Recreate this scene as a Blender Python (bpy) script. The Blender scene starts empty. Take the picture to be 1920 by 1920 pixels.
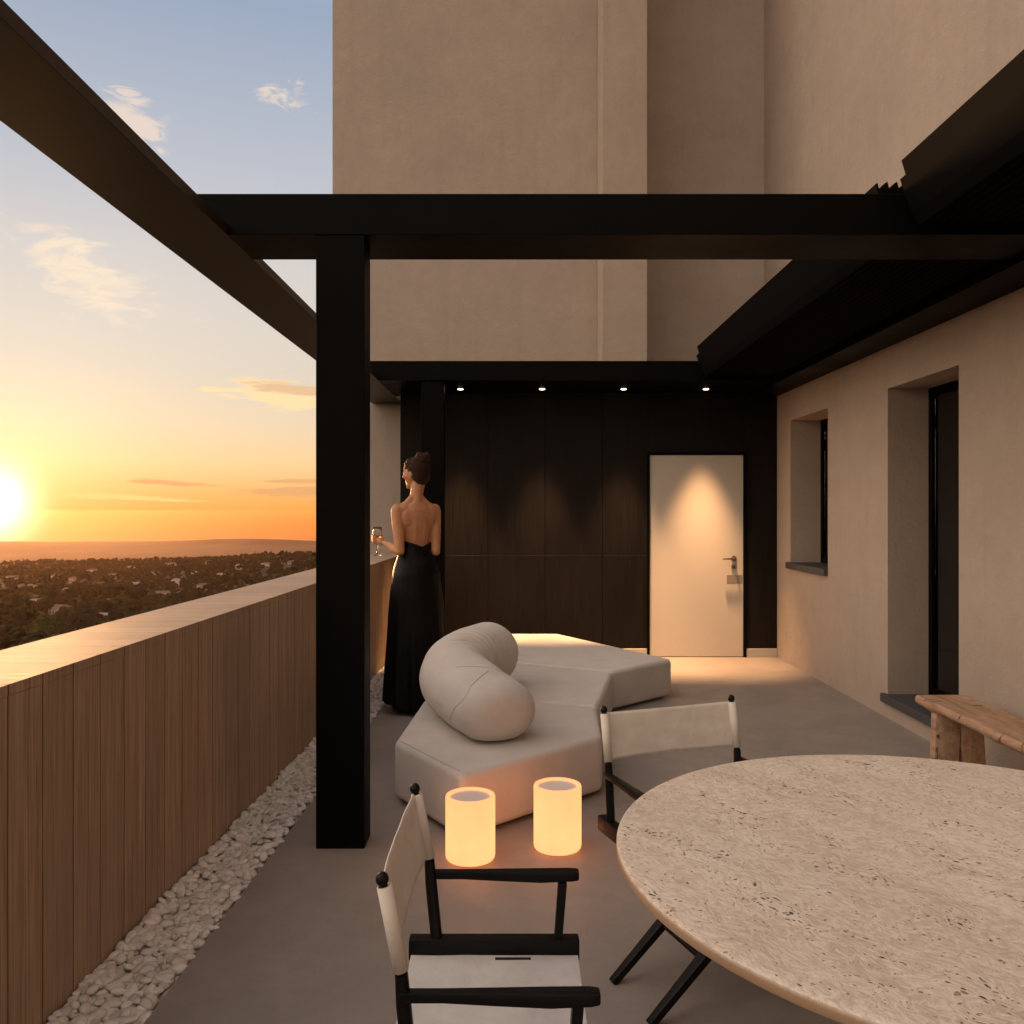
import bpy, bmesh, math, random
from mathutils import Vector, Matrix, noise as mn
R = math.radians
random.seed(7)
sc = bpy.context.scene
COL = sc.collection

# ---------------------------------------------------------------- camera
CZ, F, VX, VY = 1.45, 1600.0, 966.0, 960.0        # eye height, focal length in photo pixels, vanishing point
cd = bpy.data.cameras.new("camera"); cam = bpy.data.objects.new("camera", cd); COL.objects.link(cam)
cam.location = (0, 0, CZ); cam.rotation_euler = (R(90), 0, 0)
cd.sensor_width = 36; cd.lens = 30.0; cd.shift_x = -6/1920; cd.clip_start = .05; cd.clip_end = 40000
sc.camera = cam
sc.render.engine = 'CYCLES'
sc.cycles.use_denoising = True
sc.cycles.max_bounces = 12; sc.cycles.diffuse_bounces = 4; sc.cycles.glossy_bounces = 3
sc.cycles.transmission_bounces = 12; sc.cycles.volume_bounces = 0; sc.cycles.transparent_max_bounces = 8
sc.cycles.sample_clamp_indirect = 4
sc.cycles.caustics_reflective = False; sc.cycles.caustics_refractive = False
sc.view_settings.view_transform = 'Standard'; sc.view_settings.look = 'None'
sc.view_settings.exposure = 0; sc.view_settings.gamma = 1

def lin(r, g, b, k=1.0):
    f = lambda c: ((c/255+.055)/1.055)**2.4 if c > 10 else c/255/12.92
    return (f(r)*k, f(g)*k, f(b)*k, 1)

# ---------------------------------------------------------------- node helper
class NT:
    def __init__(s, tree): s.t = tree; s.n = tree.nodes; s.l = tree.links
    def add(s, typ, ins=None, **kw):
        nd = s.n.new(typ)
        for k, v in kw.items(): setattr(nd, k, v)
        for k, v in (ins or {}).items():
            sock = nd.inputs[k]
            if isinstance(v, bpy.types.NodeSocket): s.l.new(v, sock)
            else: sock.default_value = v
        return nd
    def m(s, op, a, b=0.0, c=0.0, clamp=False):
        nd = s.add('ShaderNodeMath', {0: a, 1: b, 2: c}, operation=op, use_clamp=clamp); return nd.outputs[0]
    def mix(s, f, a, b, bt='MIX'):
        nd = s.n.new('ShaderNodeMix'); nd.data_type = 'RGBA'; nd.blend_type = bt
        for sk, v in ((nd.inputs[0], f), (nd.inputs[6], a), (nd.inputs[7], b)):
            if isinstance(v, bpy.types.NodeSocket): s.l.new(v, sk)
            else: sk.default_value = v
        return nd.outputs[2]
    def ramp(s, f, stops, interp='LINEAR'):
        nd = s.add('ShaderNodeValToRGB', {0: f}); cr = nd.color_ramp; cr.interpolation = interp
        while len(cr.elements) < len(stops): cr.elements.new(.5)
        for e, (p, c) in zip(cr.elements, stops):
            e.position = p; e.color = c if len(c) == 4 else (*c, 1)
        return nd.outputs[0]
    def noise(s, vec, scale, detail=3, rough=.55, dist=0.0):
        return s.add('ShaderNodeTexNoise', {'Vector': vec, 'Scale': scale, 'Detail': detail, 'Roughness': rough, 'Distortion': dist}).outputs[0]
    def mapping(s, vec, scale=(1, 1, 1), rot=(0, 0, 0), loc=(0, 0, 0)):
        return s.add('ShaderNodeMapping', {'Vector': vec, 'Scale': scale, 'Rotation': rot, 'Location': loc}).outputs[0]
    def maprange(s, v, a, b, c=0.0, d=1.0, smooth=False):
        return s.add('ShaderNodeMapRange', {0: v, 1: a, 2: b, 3: c, 4: d}, interpolation_type='SMOOTHSTEP' if smooth else 'LINEAR').outputs[0]

# ---------------------------------------------------------------- world: sunset sky
AZ = -31.3                                            # sun azimuth, degrees left of +Y
w = bpy.data.worlds.new("World"); sc.world = w; w.use_nodes = True
N = NT(w.node_tree); w.node_tree.nodes.clear()
tc = N.add('ShaderNodeTexCoord').outputs['Generated']
sx = N.add('ShaderNodeSeparateXYZ', {0: tc}); X, Y, Z = sx.outputs
el = N.m('ARCSINE', Z)
az = N.m('ARCTAN2', X, Y)
K = lambda e: .5 + e/2.0                              # elevation (radians) to ramp position
stops = [(-.6, lin(60, 48, 44)), (-.06, lin(120, 80, 60)), (-.034, lin(200, 116, 62)), (-.020, lin(232, 126, 50)), (-.002, lin(246, 146, 60)), (.004, lin(252, 168, 84)),
         (.02, lin(252, 184, 108)), (.054, lin(246, 208, 154)), (.096, lin(236, 212, 180)), (.155, lin(222, 210, 194)),
         (.20, lin(219, 210, 200)), (.27, lin(212, 207, 204)), (.36, lin(190, 194, 204)), (.52, lin(154, 169, 192)),
         (.9, lin(206, 204, 210, 1.5)), (1.57, lin(70, 98, 142))]
stops = [(K(min(e, 1.0)), c) for e, c in stops][:-1] + [(1.0, lin(84, 112, 152))]
west = N.ramp(N.m('ADD', N.m('MULTIPLY', el, .5), .5), [(max(0, p), c) for p, c in stops])
east = N.ramp(N.m('ADD', N.m('MULTIPLY', el, .5), .5), [(.2, lin(60, 50, 44)), (.49, lin(110, 92, 84)), (.52, lin(255, 222, 190, 1.15)), (.60, lin(250, 226, 206, 1.15)), (.72, lin(240, 228, 218, 1.15)), (1.0, lin(220, 214, 214, 1.2))])
sd = Vector((math.sin(R(AZ)), math.cos(R(AZ)), math.sin(R(.4)))).normalized()
dot = N.add('ShaderNodeVectorMath', {0: tc, 1: sd}, operation='DOT_PRODUCT').outputs['Value']
sky = N.mix(N.maprange(dot, -.45, .75, 0, 1, True), east, west)
# glow round the sun, wider above it than beside it
daz = N.m('SUBTRACT', az, R(AZ)); dele = N.m('SUBTRACT', el, .004)
def gauss(sa, se, de=0.0):
    a = N.m('POWER', N.m('ABSOLUTE', N.m('DIVIDE', daz, sa)), 2.0)
    b = N.m('POWER', N.m('ABSOLUTE', N.m('DIVIDE', N.m('SUBTRACT', dele, de), se)), 2.0)
    return N.m('EXPONENT', N.m('MULTIPLY', N.m('ADD', a, b), -1.0))
def addc(base, fac, colr):
    return N.mix(1.0, base, N.mix(fac, (0, 0, 0, 1), colr), 'ADD')
sky = addc(sky, gauss(.22, .17, .06), (.11, .10, .055, 1))
sky = addc(sky, gauss(.10, .085, .02), (.34, .20, .06, 1))
sky = addc(sky, gauss(.028, .032, .004), (2.2, 1.8, 1.3, 1))
# clouds: wisps and bands, each at its own azimuth and elevation
cv = N.add('ShaderNodeCombineXYZ', {0: az, 1: N.m('MULTIPLY', el, 2.6), 2: 0.0}).outputs[0]
n1 = N.noise(cv, 22, 7, .62, .9)
n2 = N.noise(N.mapping(cv, (1, 3.0, 1), loc=(3, 1, 0)), 15, 6, .6, .3)
def aze(px, py):
    u, v = (px-VX)/F, (VY-py)/F
    return math.atan(u), math.atan(v/math.hypot(1, u))
def blob(px, py, wx, wy, rot, nz, lo, hi, amt, colr, base):
    a0, e0 = aze(px, py)
    p = N.m('SUBTRACT', az, a0); q = N.m('SUBTRACT', el, e0); c, s_ = math.cos(rot), math.sin(rot)
    p2 = N.m('ADD', N.m('MULTIPLY', p, c), N.m('MULTIPLY', q, s_)); q2 = N.m('SUBTRACT', N.m('MULTIPLY', q, c), N.m('MULTIPLY', p, s_))
    r = N.m('ADD', N.m('POWER', N.m('ABSOLUTE', N.m('DIVIDE', p2, wx/F)), 2.0), N.m('POWER', N.m('ABSOLUTE', N.m('DIVIDE', q2, wy/F)), 2.0))
    mk = N.m('EXPONENT', N.m('MULTIPLY', r, -1.0))
    d = N.maprange(N.m('ADD', nz, N.m('MULTIPLY', mk, .40)), lo, hi, 0, amt, True)
    d = N.m('MULTIPLY', d, N.maprange(mk, .04, .4, 0, 1, True))
    return N.mix(d, base, colr)
cream = lin(246, 222, 200); gold = lin(255, 226, 172); dusk = lin(226, 170, 118)
sky = blob(535, 182, 62, 26, .15, n1, .70, .92, .75, cream, sky)
sky = blob(245, 222, 60, 45, -.6, n1, .64, .86, .7, cream, sky)
sky = blob(160, 515, 130, 60, -.45, n1, .64, .92, .85, lin(250, 230, 204), sky)
sky = blob(60, 430, 90, 14, .1, n1, .66, .9, .45, cream, sky)
sky = blob(300, 580, 90, 22, -.1, n1, .66, .92, .4, cream, sky)
sky = blob(540, 742, 110, 24, -.05, n2, .60, .74, .9, gold, sky)
sky = blob(560, 732, 90, 12, -.05, n2, .60, .76, .75, lin(226, 180, 144), sky)
sky = blob(400, 729, 24, 5, 0, n2, .58, .72, .8, gold, sky)
sky = blob(325, 906, 62, 6, -.05, n2, .60, .78, .8, dusk, sky)
sky = blob(545, 923, 95, 9, 0, n2, .58, .76, .8, dusk, sky)
sky = blob(560, 903, 50, 4, 0, n2, .58, .76, .7, dusk, sky)
sky = blob(220, 932, 130, 5, -.03, n2, .62, .82, .6, lin(255, 226, 150), sky)
# extra warm glow added in the unseen sky at left to light the walls
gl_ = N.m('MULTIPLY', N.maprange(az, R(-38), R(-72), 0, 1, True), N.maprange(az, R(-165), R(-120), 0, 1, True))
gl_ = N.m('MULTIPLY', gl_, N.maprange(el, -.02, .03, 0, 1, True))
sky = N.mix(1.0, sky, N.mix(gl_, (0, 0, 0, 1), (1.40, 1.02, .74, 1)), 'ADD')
nish = N.add('ShaderNodeTexSky', sky_type='NISHITA', sun_disc=False, sun_elevation=R(2.0), sun_rotation=R(AZ), air_density=1.2, dust_density=2.0)
sky = N.mix(1.0, sky, N.mix(1.0, nish.outputs[0], (.008, .008, .008, 1), 'MULTIPLY'), 'ADD')
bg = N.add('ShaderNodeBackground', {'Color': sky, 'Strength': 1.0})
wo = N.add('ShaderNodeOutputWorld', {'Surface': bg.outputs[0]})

# the sun, just above the horizon
sl = bpy.data.lights.new("sun", 'SUN'); sl.energy = 3.6; sl.angle = R(10); sl.color = (1.0, .50, .20)
so = bpy.data.objects.new("sun", sl); COL.objects.link(so)
so.rotation_euler = Vector((sd.x, sd.y, math.tan(R(3.2)))).to_track_quat('Z', 'Y').to_euler()

# ---------------------------------------------------------------- object helpers
def tag(o, label=None, cat=None, group=None, kind=None):
    if label: o['label'] = label
    if cat: o['category'] = cat
    if group: o['group'] = group
    if kind: o['kind'] = kind
    return o
def empty(name, loc=(0, 0, 0), rz=0, **kw):
    o = bpy.data.objects.new(name, None); COL.objects.link(o); o.location = loc; o.rotation_euler = (0, 0, rz)
    o.empty_display_size = .1
    return tag(o, **kw)
def obj(name, bm, mat, parent=None, smooth=False, **kw):
    me = bpy.data.meshes.new(name)
    if isinstance(bm, bmesh.types.BMesh):
        bm.normal_update(); bm.to_mesh(me); bm.free()
    else: me = bm
    if smooth is True:
        for p in me.polygons: p.use_smooth = True
    elif smooth:
        for p in me.polygons: p.use_smooth = True
        me.set_sharp_from_angle(angle=R(smooth))
    me.materials.clear(); me.materials.append(mat)
    o = bpy.data.objects.new(name, me); COL.objects.link(o)
    if parent is not None: o.parent = parent
    return tag(o, **kw)
def B(): return bmesh.new()
def box(bm, x0, x1, y0, y1, z0, z1, M=None):
    vs = [bm.verts.new((x, y, z)) for z in (z0, z1) for x, y in ((x0, y0), (x1, y0), (x1, y1), (x0, y1))]
    fs = [(0, 3, 2, 1), (4, 5, 6, 7), (0, 1, 5, 4), (1, 2, 6, 5), (2, 3, 7, 6), (3, 0, 4, 7)]
    out = [bm.faces.new([vs[i] for i in f]) for f in fs]
    if M is not None:
        for v in vs: v.co = M @ v.co
    return vs
def bevel(bm, off, seg=2):
    bmesh.ops.bevel(bm, geom=list(bm.edges), offset=off, segments=seg, profile=.6, affect='EDGES', clamp_overlap=True)
def bbox_obj(name, d, mat, parent=None, bev=0, seg=2, **kw):
    bm = B(); box(bm, *d)
    if bev: bevel(bm, bev, seg)
    return obj(name, bm, mat, parent, smooth=35 if bev else False, **kw)
def prism(bm, pts, z0, z1):
    """upright prism over a polygon of (x, y)"""
    lo = [bm.verts.new((x, y, z0)) for x, y in pts]; hi = [bm.verts.new((x, y, z1)) for x, y in pts]
    bm.faces.new(lo[::-1]); bm.faces.new(hi)
    for i in range(len(pts)):
        j = (i+1) % len(pts); bm.faces.new((lo[i], lo[j], hi[j], hi[i]))
    bmesh.ops.recalc_face_normals(bm, faces=bm.faces)
def frame_of(d):
    d = d.normalized(); a = Vector((0, 0, 1)) if abs(d.z) < .9 else Vector((1, 0, 0))
    u = a.cross(d).normalized(); return u, d.cross(u).normalized()
def tube(bm, pts, rads, n=12, cap=True, up=None, closed_round=False):
    """sweep: rads are r or (ru, rv) per point"""
    pts = [Vector(p) for p in pts]; rings = []
    rads = [(r, r) if not isinstance(r, (tuple, list)) else r for r in rads]
    if closed_round:                                       # rounded ends
        def ends(p, q, r, first):
            d = (p-q).normalized(); L = min(r); o = []
            for a in (R(75), R(50), R(25)): o.append((p+d*L*math.sin(a), (r[0]*math.cos(a), r[1]*math.cos(a))))
            return o if first else o[::-1]
        A = ends(pts[0], pts[1], rads[0], True); Z_ = ends(pts[-1], pts[-2], rads[-1], False)
        pts = [a[0] for a in A]+pts+[z[0] for z in Z_]; rads = [a[1] for a in A]+rads+[z[1] for z in Z_]
    u = None
    for i, p in enumerate(pts):
        d = (pts[min(i+1, len(pts)-1)]-pts[max(i-1, 0)])
        if u is None:
            if up is not None: v = Vector(up); u = v.cross(d).normalized() if v.cross(d).length > 1e-6 else frame_of(d)[0]
            else: u = frame_of(d)[0]
        dn = d.normalized(); u = (u-dn*u.dot(dn)).normalized(); v = dn.cross(u)
        ru, rv = rads[i]
        rings.append([bm.verts.new(p+u*math.cos(2*math.pi*k/n)*ru+v*math.sin(2*math.pi*k/n)*rv) for k in range(n)])
    for a, b in zip(rings, rings[1:]):
        for k in range(n):
            bm.faces.new((a[k], a[(k+1) % n], b[(k+1) % n], b[k]))
    if cap: bm.faces.new(rings[0][::-1]); bm.faces.new(rings[-1])
    return rings
def lathe(bm, prof, n=32, c=(0, 0, 0), capb=True, capt=True):
    rings = [[bm.verts.new((c[0]+r*math.cos(2*math.pi*k/n), c[1]+r*math.sin(2*math.pi*k/n), c[2]+z)) for k in range(n)] for r, z in prof]
    for a, b in zip(rings, rings[1:]):
        for k in range(n): bm.faces.new((a[k], a[(k+1) % n], b[(k+1) % n], b[k]))
    if capb: bm.faces.new(rings[0][::-1])
    if capt: bm.faces.new(rings[-1])
def ball(bm, c, r, M=None, sub=2):
    """ellipsoid; r a number or (rx, ry, rz); M an optional rotation"""
    r = (r, r, r) if not isinstance(r, (tuple, list)) else r
    T = Matrix.Translation(Vector(c)) @ (M.to_4x4() if M is not None else Matrix()) @ Matrix.Diagonal((*r, 1))
    return bmesh.ops.create_icosphere(bm, subdivisions=sub, radius=1, matrix=T)['verts']
def bar(bm, a, b, w0, h0, w1=None, h1=None, up=(0, 0, 1)):
    """a tapering rectangular bar from a to b"""
    a, b = Vector(a), Vector(b); d = (b-a).normalized(); u = Vector(up).cross(d).normalized(); v = d.cross(u)
    w1 = w0 if w1 is None else w1; h1 = h0 if h1 is None else h1
    rs = []
    for p, ww, hh in ((a, w0, h0), (b, w1, h1)):
        rs.append([bm.verts.new(p+u*sx_*ww/2+v*sy_*hh/2) for sx_, sy_ in ((-1, -1), (1, -1), (1, 1), (-1, 1))])
    for k in range(4): bm.faces.new((rs[0][k], rs[0][(k+1) % 4], rs[1][(k+1) % 4], rs[1][k]))
    bm.faces.new(rs[0][::-1]); bm.faces.new(rs[1])
def remeshed(bm, voxel, smooth=4):
    """fuse the pieces of bm into one continuous surface"""
    me = bpy.data.meshes.new("fuse"); bm.to_mesh(me); bm.free()
    o = bpy.data.objects.new("fuse", me); COL.objects.link(o)
    m = o.modifiers.new("r", 'REMESH'); m.mode = 'VOXEL'; m.voxel_size = voxel
    s = o.modifiers.new("s", 'SMOOTH'); s.iterations = smooth; s.factor = .5
    dg = bpy.context.evaluated_depsgraph_get(); dg.update()
    out = bpy.data.meshes.new_from_object(o.evaluated_get(dg))
    bpy.data.objects.remove(o); return out

# ---------------------------------------------------------------- materials
def mat(name, color, rough=.7, spec=.5, metal=0.0, build=None):
    m = bpy.data.materials.new(name); m.use_nodes = True; t = NT(m.node_tree)
    b = m.node_tree.nodes['Principled BSDF']
    b.inputs['Base Color'].default_value = (*color[:3], 1); b.inputs['Roughness'].default_value = rough
    b.inputs['Specular IOR Level'].default_value = spec; b.inputs['Metallic'].default_value = metal
    if build:
        oc = t.add('ShaderNodeTexCoord').outputs['Object']; build(t, b, oc)
    return m
def var(c, k): return (min(c[0]*k, 1), min(c[1]*k, 1), min(c[2]*k, 1), 1)
def bump(t, b, h, dist=.002, strength=1.0):
    nd = t.add('ShaderNodeBump', {'Height': h, 'Distance': dist, 'Strength': strength}); t.l.new(nd.outputs[0], b.inputs['Normal'])
def mottled(c, lo=.88, hi=1.12, s1=1.3, s2=9, bscale=120, bdist=.002, rlo=None):
    def f(t, b, oc):
        n = t.m('ADD', t.m('MULTIPLY', t.noise(oc, s1, 5, .6), .65), t.m('MULTIPLY', t.noise(oc, s2, 5, .65), .35))
        col_ = t.ramp(n, [(.32, var(c, lo)), (.68, var(c, hi))])
        if bscale == 90:
            drip = t.noise(t.mapping(oc, (5, 5, .35)), 1.6, 5, .65, .4)
            col_ = t.mix(t.maprange(drip, .52, .72, 0, .22), col_, var(c, .72))
            fine = t.noise(oc, 34, 5, .75); col_ = t.mix(t.maprange(fine, .5, .75, 0, .30), col_, var(c, .78))
        t.l.new(col_, b.inputs['Base Color'])
        h = t.m('ADD', t.noise(oc, bscale, 4, .7), t.m('MULTIPLY', t.noise(oc, 14, 3, .6), 1.4)); bump(t, b, h, bdist)
        if rlo: t.l.new(t.maprange(n, .3, .7, rlo, rlo+.14), b.inputs['Roughness'])
    return f
C_ST = (.440, .358, .286)
STUCCO = mat('stucco', C_ST, .9, .2, build=mottled(C_ST, .90, 1.08, 1.1, 6, 90, .004))
C_FL = (.290, .250, .214)
def floor_b(t, b, oc):
    n = t.m('ADD', t.m('MULTIPLY', t.noise(oc, .9, 5, .6, .4), .6), t.m('MULTIPLY', t.noise(oc, 5, 6, .7), .4))
    col = t.ramp(n, [(.34, var(C_FL, .84)), (.66, var(C_FL, 1.14))])
    sp = t.maprange(t.noise(oc, 260, 2, .6), .62, .72, 0, .35)
    sc_ = t.noise(t.mapping(oc, (1, 2.6, 1), (0, 0, .6)), 2.6, 6, .72, 1.1)
    col = t.mix(t.maprange(sc_, .54, .70, 0, .30), col, var(C_FL, .74))
    t.l.new(t.mix(sp, col, var(C_FL, .62)), b.inputs['Base Color'])
    t.l.new(t.maprange(t.noise(oc, 3, 5, .65), .3, .7, .46, .68), b.inputs['Roughness'])
    bump(t, b, t.m('ADD', t.noise(oc, 160, 3, .6), t.m('MULTIPLY', t.noise(oc, 8, 4, .6), 2.0)), .0012)
FLOOR = mat('terrace_screed', C_FL, .6, .35, build=floor_b)
def black_b(t, b, oc):
    n = t.noise(oc, 2.2, 4, .6); t.l.new(t.maprange(n, .3, .7, .40, .55), b.inputs['Roughness'])
    t.l.new(t.ramp(n, [(.3, (.0018, .0017, .0016, 1)), (.7, (.0038, .0035, .0032, 1))]), b.inputs['Base Color'])
    bump(t, b, t.noise(oc, 420, 2, .5), .0003)
METAL = mat('black_powder_coated_metal', (.008, .008, .008), .42, .05, build=black_b)
def clad_b(t, b, oc):
    v = t.mapping(oc, (30, 30, 1.2)); n = t.noise(v, 2.0, 5, .6, .3)
    t.l.new(t.ramp(n, [(.3, (.005, .0038, .003, 1)), (.7, (.013, .009, .0065, 1))]), b.inputs['Base Color'])
    t.l.new(t.maprange(n, .3, .7, .5, .64), b.inputs['Roughness']); bump(t, b, n, .0005)
CLAD = mat('dark_stained_wood_panel', (.014, .010, .008), .55, .15, build=clad_b)
GLOSSBLACK = mat('black_lacquered_wood', (.006, .0055, .005), .4, .18, build=lambda t, b, oc: (bump(t, b, t.noise(t.mapping(oc, (8, 8, 60)), 6, 4, .6), .0006), t.l.new(t.maprange(t.noise(oc, 20, 3), .3, .7, .3, .5), b.inputs['Roughness'])))
def wood_b(t, b, oc):
    s = t.add('ShaderNodeSeparateXYZ', {0: oc}); y = s.outputs[1]
    pl = t.m('DIVIDE', y, .16); idx = t.m('FLOOR', pl); fr = t.m('FRACT', pl)
    rnd = t.add('ShaderNodeTexWhiteNoise', {'W': idx}, noise_dimensions='1D').outputs[0]
    off = t.add('ShaderNodeCombineXYZ', {0: t.m('MULTIPLY', rnd, 7.0), 1: rnd, 2: t.m('MULTIPLY', rnd, 13.0)}).outputs[0]
    v = t.add('ShaderNodeVectorMath', {0: t.mapping(oc, (1.3, 46, 1.3)), 1: off}, operation='ADD').outputs[0]
    g = t.noise(v, 1.6, 7, .66, .35)
    g2 = t.noise(t.mapping(v, (1, 4.5, 1)), 1.5, 4, .7)
    n = t.m('ADD', t.m('MULTIPLY', g, .5), t.m('MULTIPLY', g2, .5))
    c = t.ramp(n, [(.36, lin(104, 84, 68)), (.43, lin(158, 134, 112)), (.55, lin(194, 168, 143)), (.68, lin(218, 194, 170))])
    c = t.mix(t.maprange(rnd, 0, 1, 0, .34), c, lin(140, 122, 104))
    cloud = t.noise(oc, 2.4, 4, .6); c = t.mix(t.maprange(cloud, .35, .7, 0, .35), c, lin(138, 122, 108))
    seam = t.m('MINIMUM', fr, t.m('SUBTRACT', 1.0, fr))
    k = t.maprange(seam, .0, .018, 1, 0)
    half = t.maprange(t.m('ABSOLUTE', t.m('SUBTRACT', fr, t.m('ADD', .35, t.m('MULTIPLY', rnd, .3)))), 0, .010, .45, 0)
    c = t.mix(t.m('MAXIMUM', t.m('MULTIPLY', k, .9), half), c, lin(34, 23, 17))
    t.l.new(c, b.inputs['Base Color'])
    t.l.new(t.maprange(g, .3, .7, .5, .68), b.inputs['Roughness'])
    bump(t, b, t.m('SUBTRACT', t.m('MULTIPLY', n, .6), t.m('MULTIPLY', k, 1.6)), .0025)
WOOD = mat('board_marked_wood', (.3, .2, .14), .6, .15, build=wood_b)
def fabric(name, c, sc_=900, bd=.0008, sheen=.2, lo=.93, wr=6):
    def f(t, b, oc):
        n = t.noise(oc, wr, 4, .6)
        t.l.new(t.ramp(n, [(.3, var(c, lo)), (.7, var(c, 1.05))]), b.inputs['Base Color'])
        h = t.m('ADD', t.m('MULTIPLY', t.noise(oc, sc_, 2, .6), .5), t.m('MULTIPLY', n, 6.0)); bump(t, b, h, bd)
        b.inputs['Sheen Weight'].default_value = sheen
    return mat(name, c, .9, .2, build=f)
SOFA = fabric('pale_upholstery', (.60, .545, .485))
CANVAS = fabric('cream_canvas', (.66, .60, .51), 1200, .0009, .15, .9, 14)
SEATC = fabric('seat_canvas', (.60, .57, .53), 1200, .0009, .15, .9, 14)
PEB = mat('white_pebble', (.62, .56, .49), .62, .35, build=lambda t, b, oc: (
    t.l.new(t.mix(t.maprange(t.noise(oc, 38, 4, .7), .52, .74, 0, .45), t.ramp(t.add('ShaderNodeNewGeometry').outputs['Random Per Island'], [(0, (.58, .53, .47, 1)), (.3, (.74, .69, .62, 1)), (1, (.86, .81, .75, 1))]), (.36, .29, .23, 1)), b.inputs['Base Color']),
    bump(t, b, t.noise(oc, 120, 4, .65), .002)))
GRAVELBED = mat('gravel_bed', (.12, .10, .085), .95, .1)
DOORM = mat('pale_lacquered_door', (.52, .47, .40), .5, .4, build=lambda t, b, oc: bump(t, b, t.noise(oc, 60, 3), .0004))
SKIRT = mat('pale_skirting', (.45, .41, .36), .5, .4)
STEEL = mat('brushed_steel', (.30, .25, .20), .35, .5, 1.0)
DARKHOLE = mat('dark_keyhole', (.01, .01, .01), .6)
GREY_RECT = mat('flat_grey', (.24, .20, .16), .6, .3)
LOUV = mat('matt_black_louvre', (.0035, .0034, .0033), .72, .04)
SLATE = mat('dark_slate', (.06, .06, .062), .55, .4, build=mottled((.06, .06, .062), .8, 1.25, 3, 14, 80, .001))
ROOM = mat('dark_interior', (.05, .043, .036), .9, .1)
def glass_b(t, b, oc):
    b.inputs['Transmission Weight'].default_value = 1.0; b.inputs['IOR'].default_value = 1.45
GLASS = mat('window_glass', (.5, .5, .5), .02, .5, build=glass_b)
CLEAR = mat('clear_glass', (.98, .98, .98), .01, .5, build=lambda t, b, oc: (glass_b(t, b, oc), setattr(b.inputs['IOR'], 'default_value', 1.15)))
WINE = mat('rose_wine', (.75, .28, .20), .02, .5, build=glass_b)
SOIL = None

# ---------------------------------------------------------------- ground: one sheet to the horizon
def TZ(x, y):
    """height of the land below the terrace"""
    d = y
    pts = [(-4000, -60), (-300, -40), (0, -22), (60, -24), (200, -48), (350, -60), (600, -76), (1000, -90), (1450, -100), (1650, -104), (1900, -128), (3200, -238), (4200, -250), (7300, -250), (8600, -330)]
    z = pts[-1][1]
    for (a, za), (b_, zb) in zip(pts, pts[1:]):
        if a <= d <= b_:
            t = (d-a)/(b_-a); t = t*t*(3-2*t)*.5+t*.5; z = za+(zb-za)*t; break
    if d > 500:
        z += 17*max(0, min(1, (d-500)/900))*max(0, 1-max(0, d-1700)/900)*max(0, min(1.4, 1+(x/d+.28)/.32))
    n = mn.fractal(Vector((x/260, y/260, 0)), 1.0, 2.0, 4)
    z += n*(5 if d < 2500 else 3)*min(1, abs(d-0)/300)
    if d > 3200: z += 6*mn.fractal(Vector((x/1400, y/700, 3)), 1.0, 2.0, 3)
    if 5200 < d < 7400:                                   # a low far ridge
        u = x/d
        z += 40*math.exp(-((u+.31)/.085)**2)*math.exp(-((d-6900)/330)**2)
    return z
def land_b(t, b, oc):
    n = t.noise(oc, .012, 6, .65); n2 = t.noise(t.mapping(oc, (1, .35, 1)), .0022, 6, .7)
    c = t.ramp(n, [(.35, (.010, .011, .006, 1)), (.5, (.022, .020, .011, 1)), (.66, (.06, .045, .03, 1))])
    far = t.ramp(n2, [(.42, (.010, .008, .006, 1)), (.56, (.02, .015, .011, 1)), (.72, (.05, .038, .03, 1))])
    s = t.add('ShaderNodeSeparateXYZ', {0: oc}).outputs[1]
    t.l.new(t.mix(t.maprange(s, 1800, 3500), c, far), b.inputs['Base Color'])
LAND = mat('wooded_land', (.04, .04, .02), .95, .1, build=land_b)
bm = B()
ys = [-3000, -1200, -500, -200, -60, 0, 60, 120, 180, 240, 300] + [300+25*i for i in range(1, 57)] + [1700+75*i for i in range(1, 21)] + [3200+180*i for i in range(1, 29)] + [8590]
rows = []
NX = 90
for y in ys:
    wd = 2500 + abs(y)*1.4
    rows.append([bm.verts.new((-wd + 2*wd*i/NX, y, TZ(-wd+2*wd*i/NX, y))) for i in range(NX+1)])
for a, b_ in zip(rows, rows[1:]):
    for i in range(NX): bm.faces.new((a[i], a[i+1], b_[i+1], b_[i]))
obj('ground', bm, LAND, smooth=True, kind='structure', label='wooded valley and plain below the terrace', cat='ground')

# ---------------------------------------------------------------- terrace floor, gravel bed, parapet
xi = lambda d: -1.373+.01875*d                            # inner face of the parapet
xo = lambda d: -1.739+.01875*d                            # outer face
xg = lambda d: -1.099+.01875*d                            # edge of the gravel strip
Y0, Y1 = -1.6, 9.39
bm = B()
pts = [(xg(Y0), Y0), (2.62, Y0), (2.62, 8.53), (-1.15, 8.53), (-1.15, Y1), (xg(Y1)-.001, Y1)]
prism(bm, [(xg(Y0), Y0), (2.70, Y0), (2.70, 8.60), (-1.10, 8.60), (-1.10, Y1), (xg(Y1), Y1)], -.30, 0)
obj('terrace_floor', bm, FLOOR, kind='structure', label='smooth grey-beige screed terrace floor', cat='floor')
bm = B(); prism(bm, [(xi(Y0)-.05, Y0), (xg(Y0)-.001, Y0), (xg(Y1)-.001, Y1), (xi(Y1)-.05, Y1)], -.30, -.052)
obj('gravel_bed', bm, GRAVELBED, kind='structure', label='sunken bed under the pebble strip', cat='ground')

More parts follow.
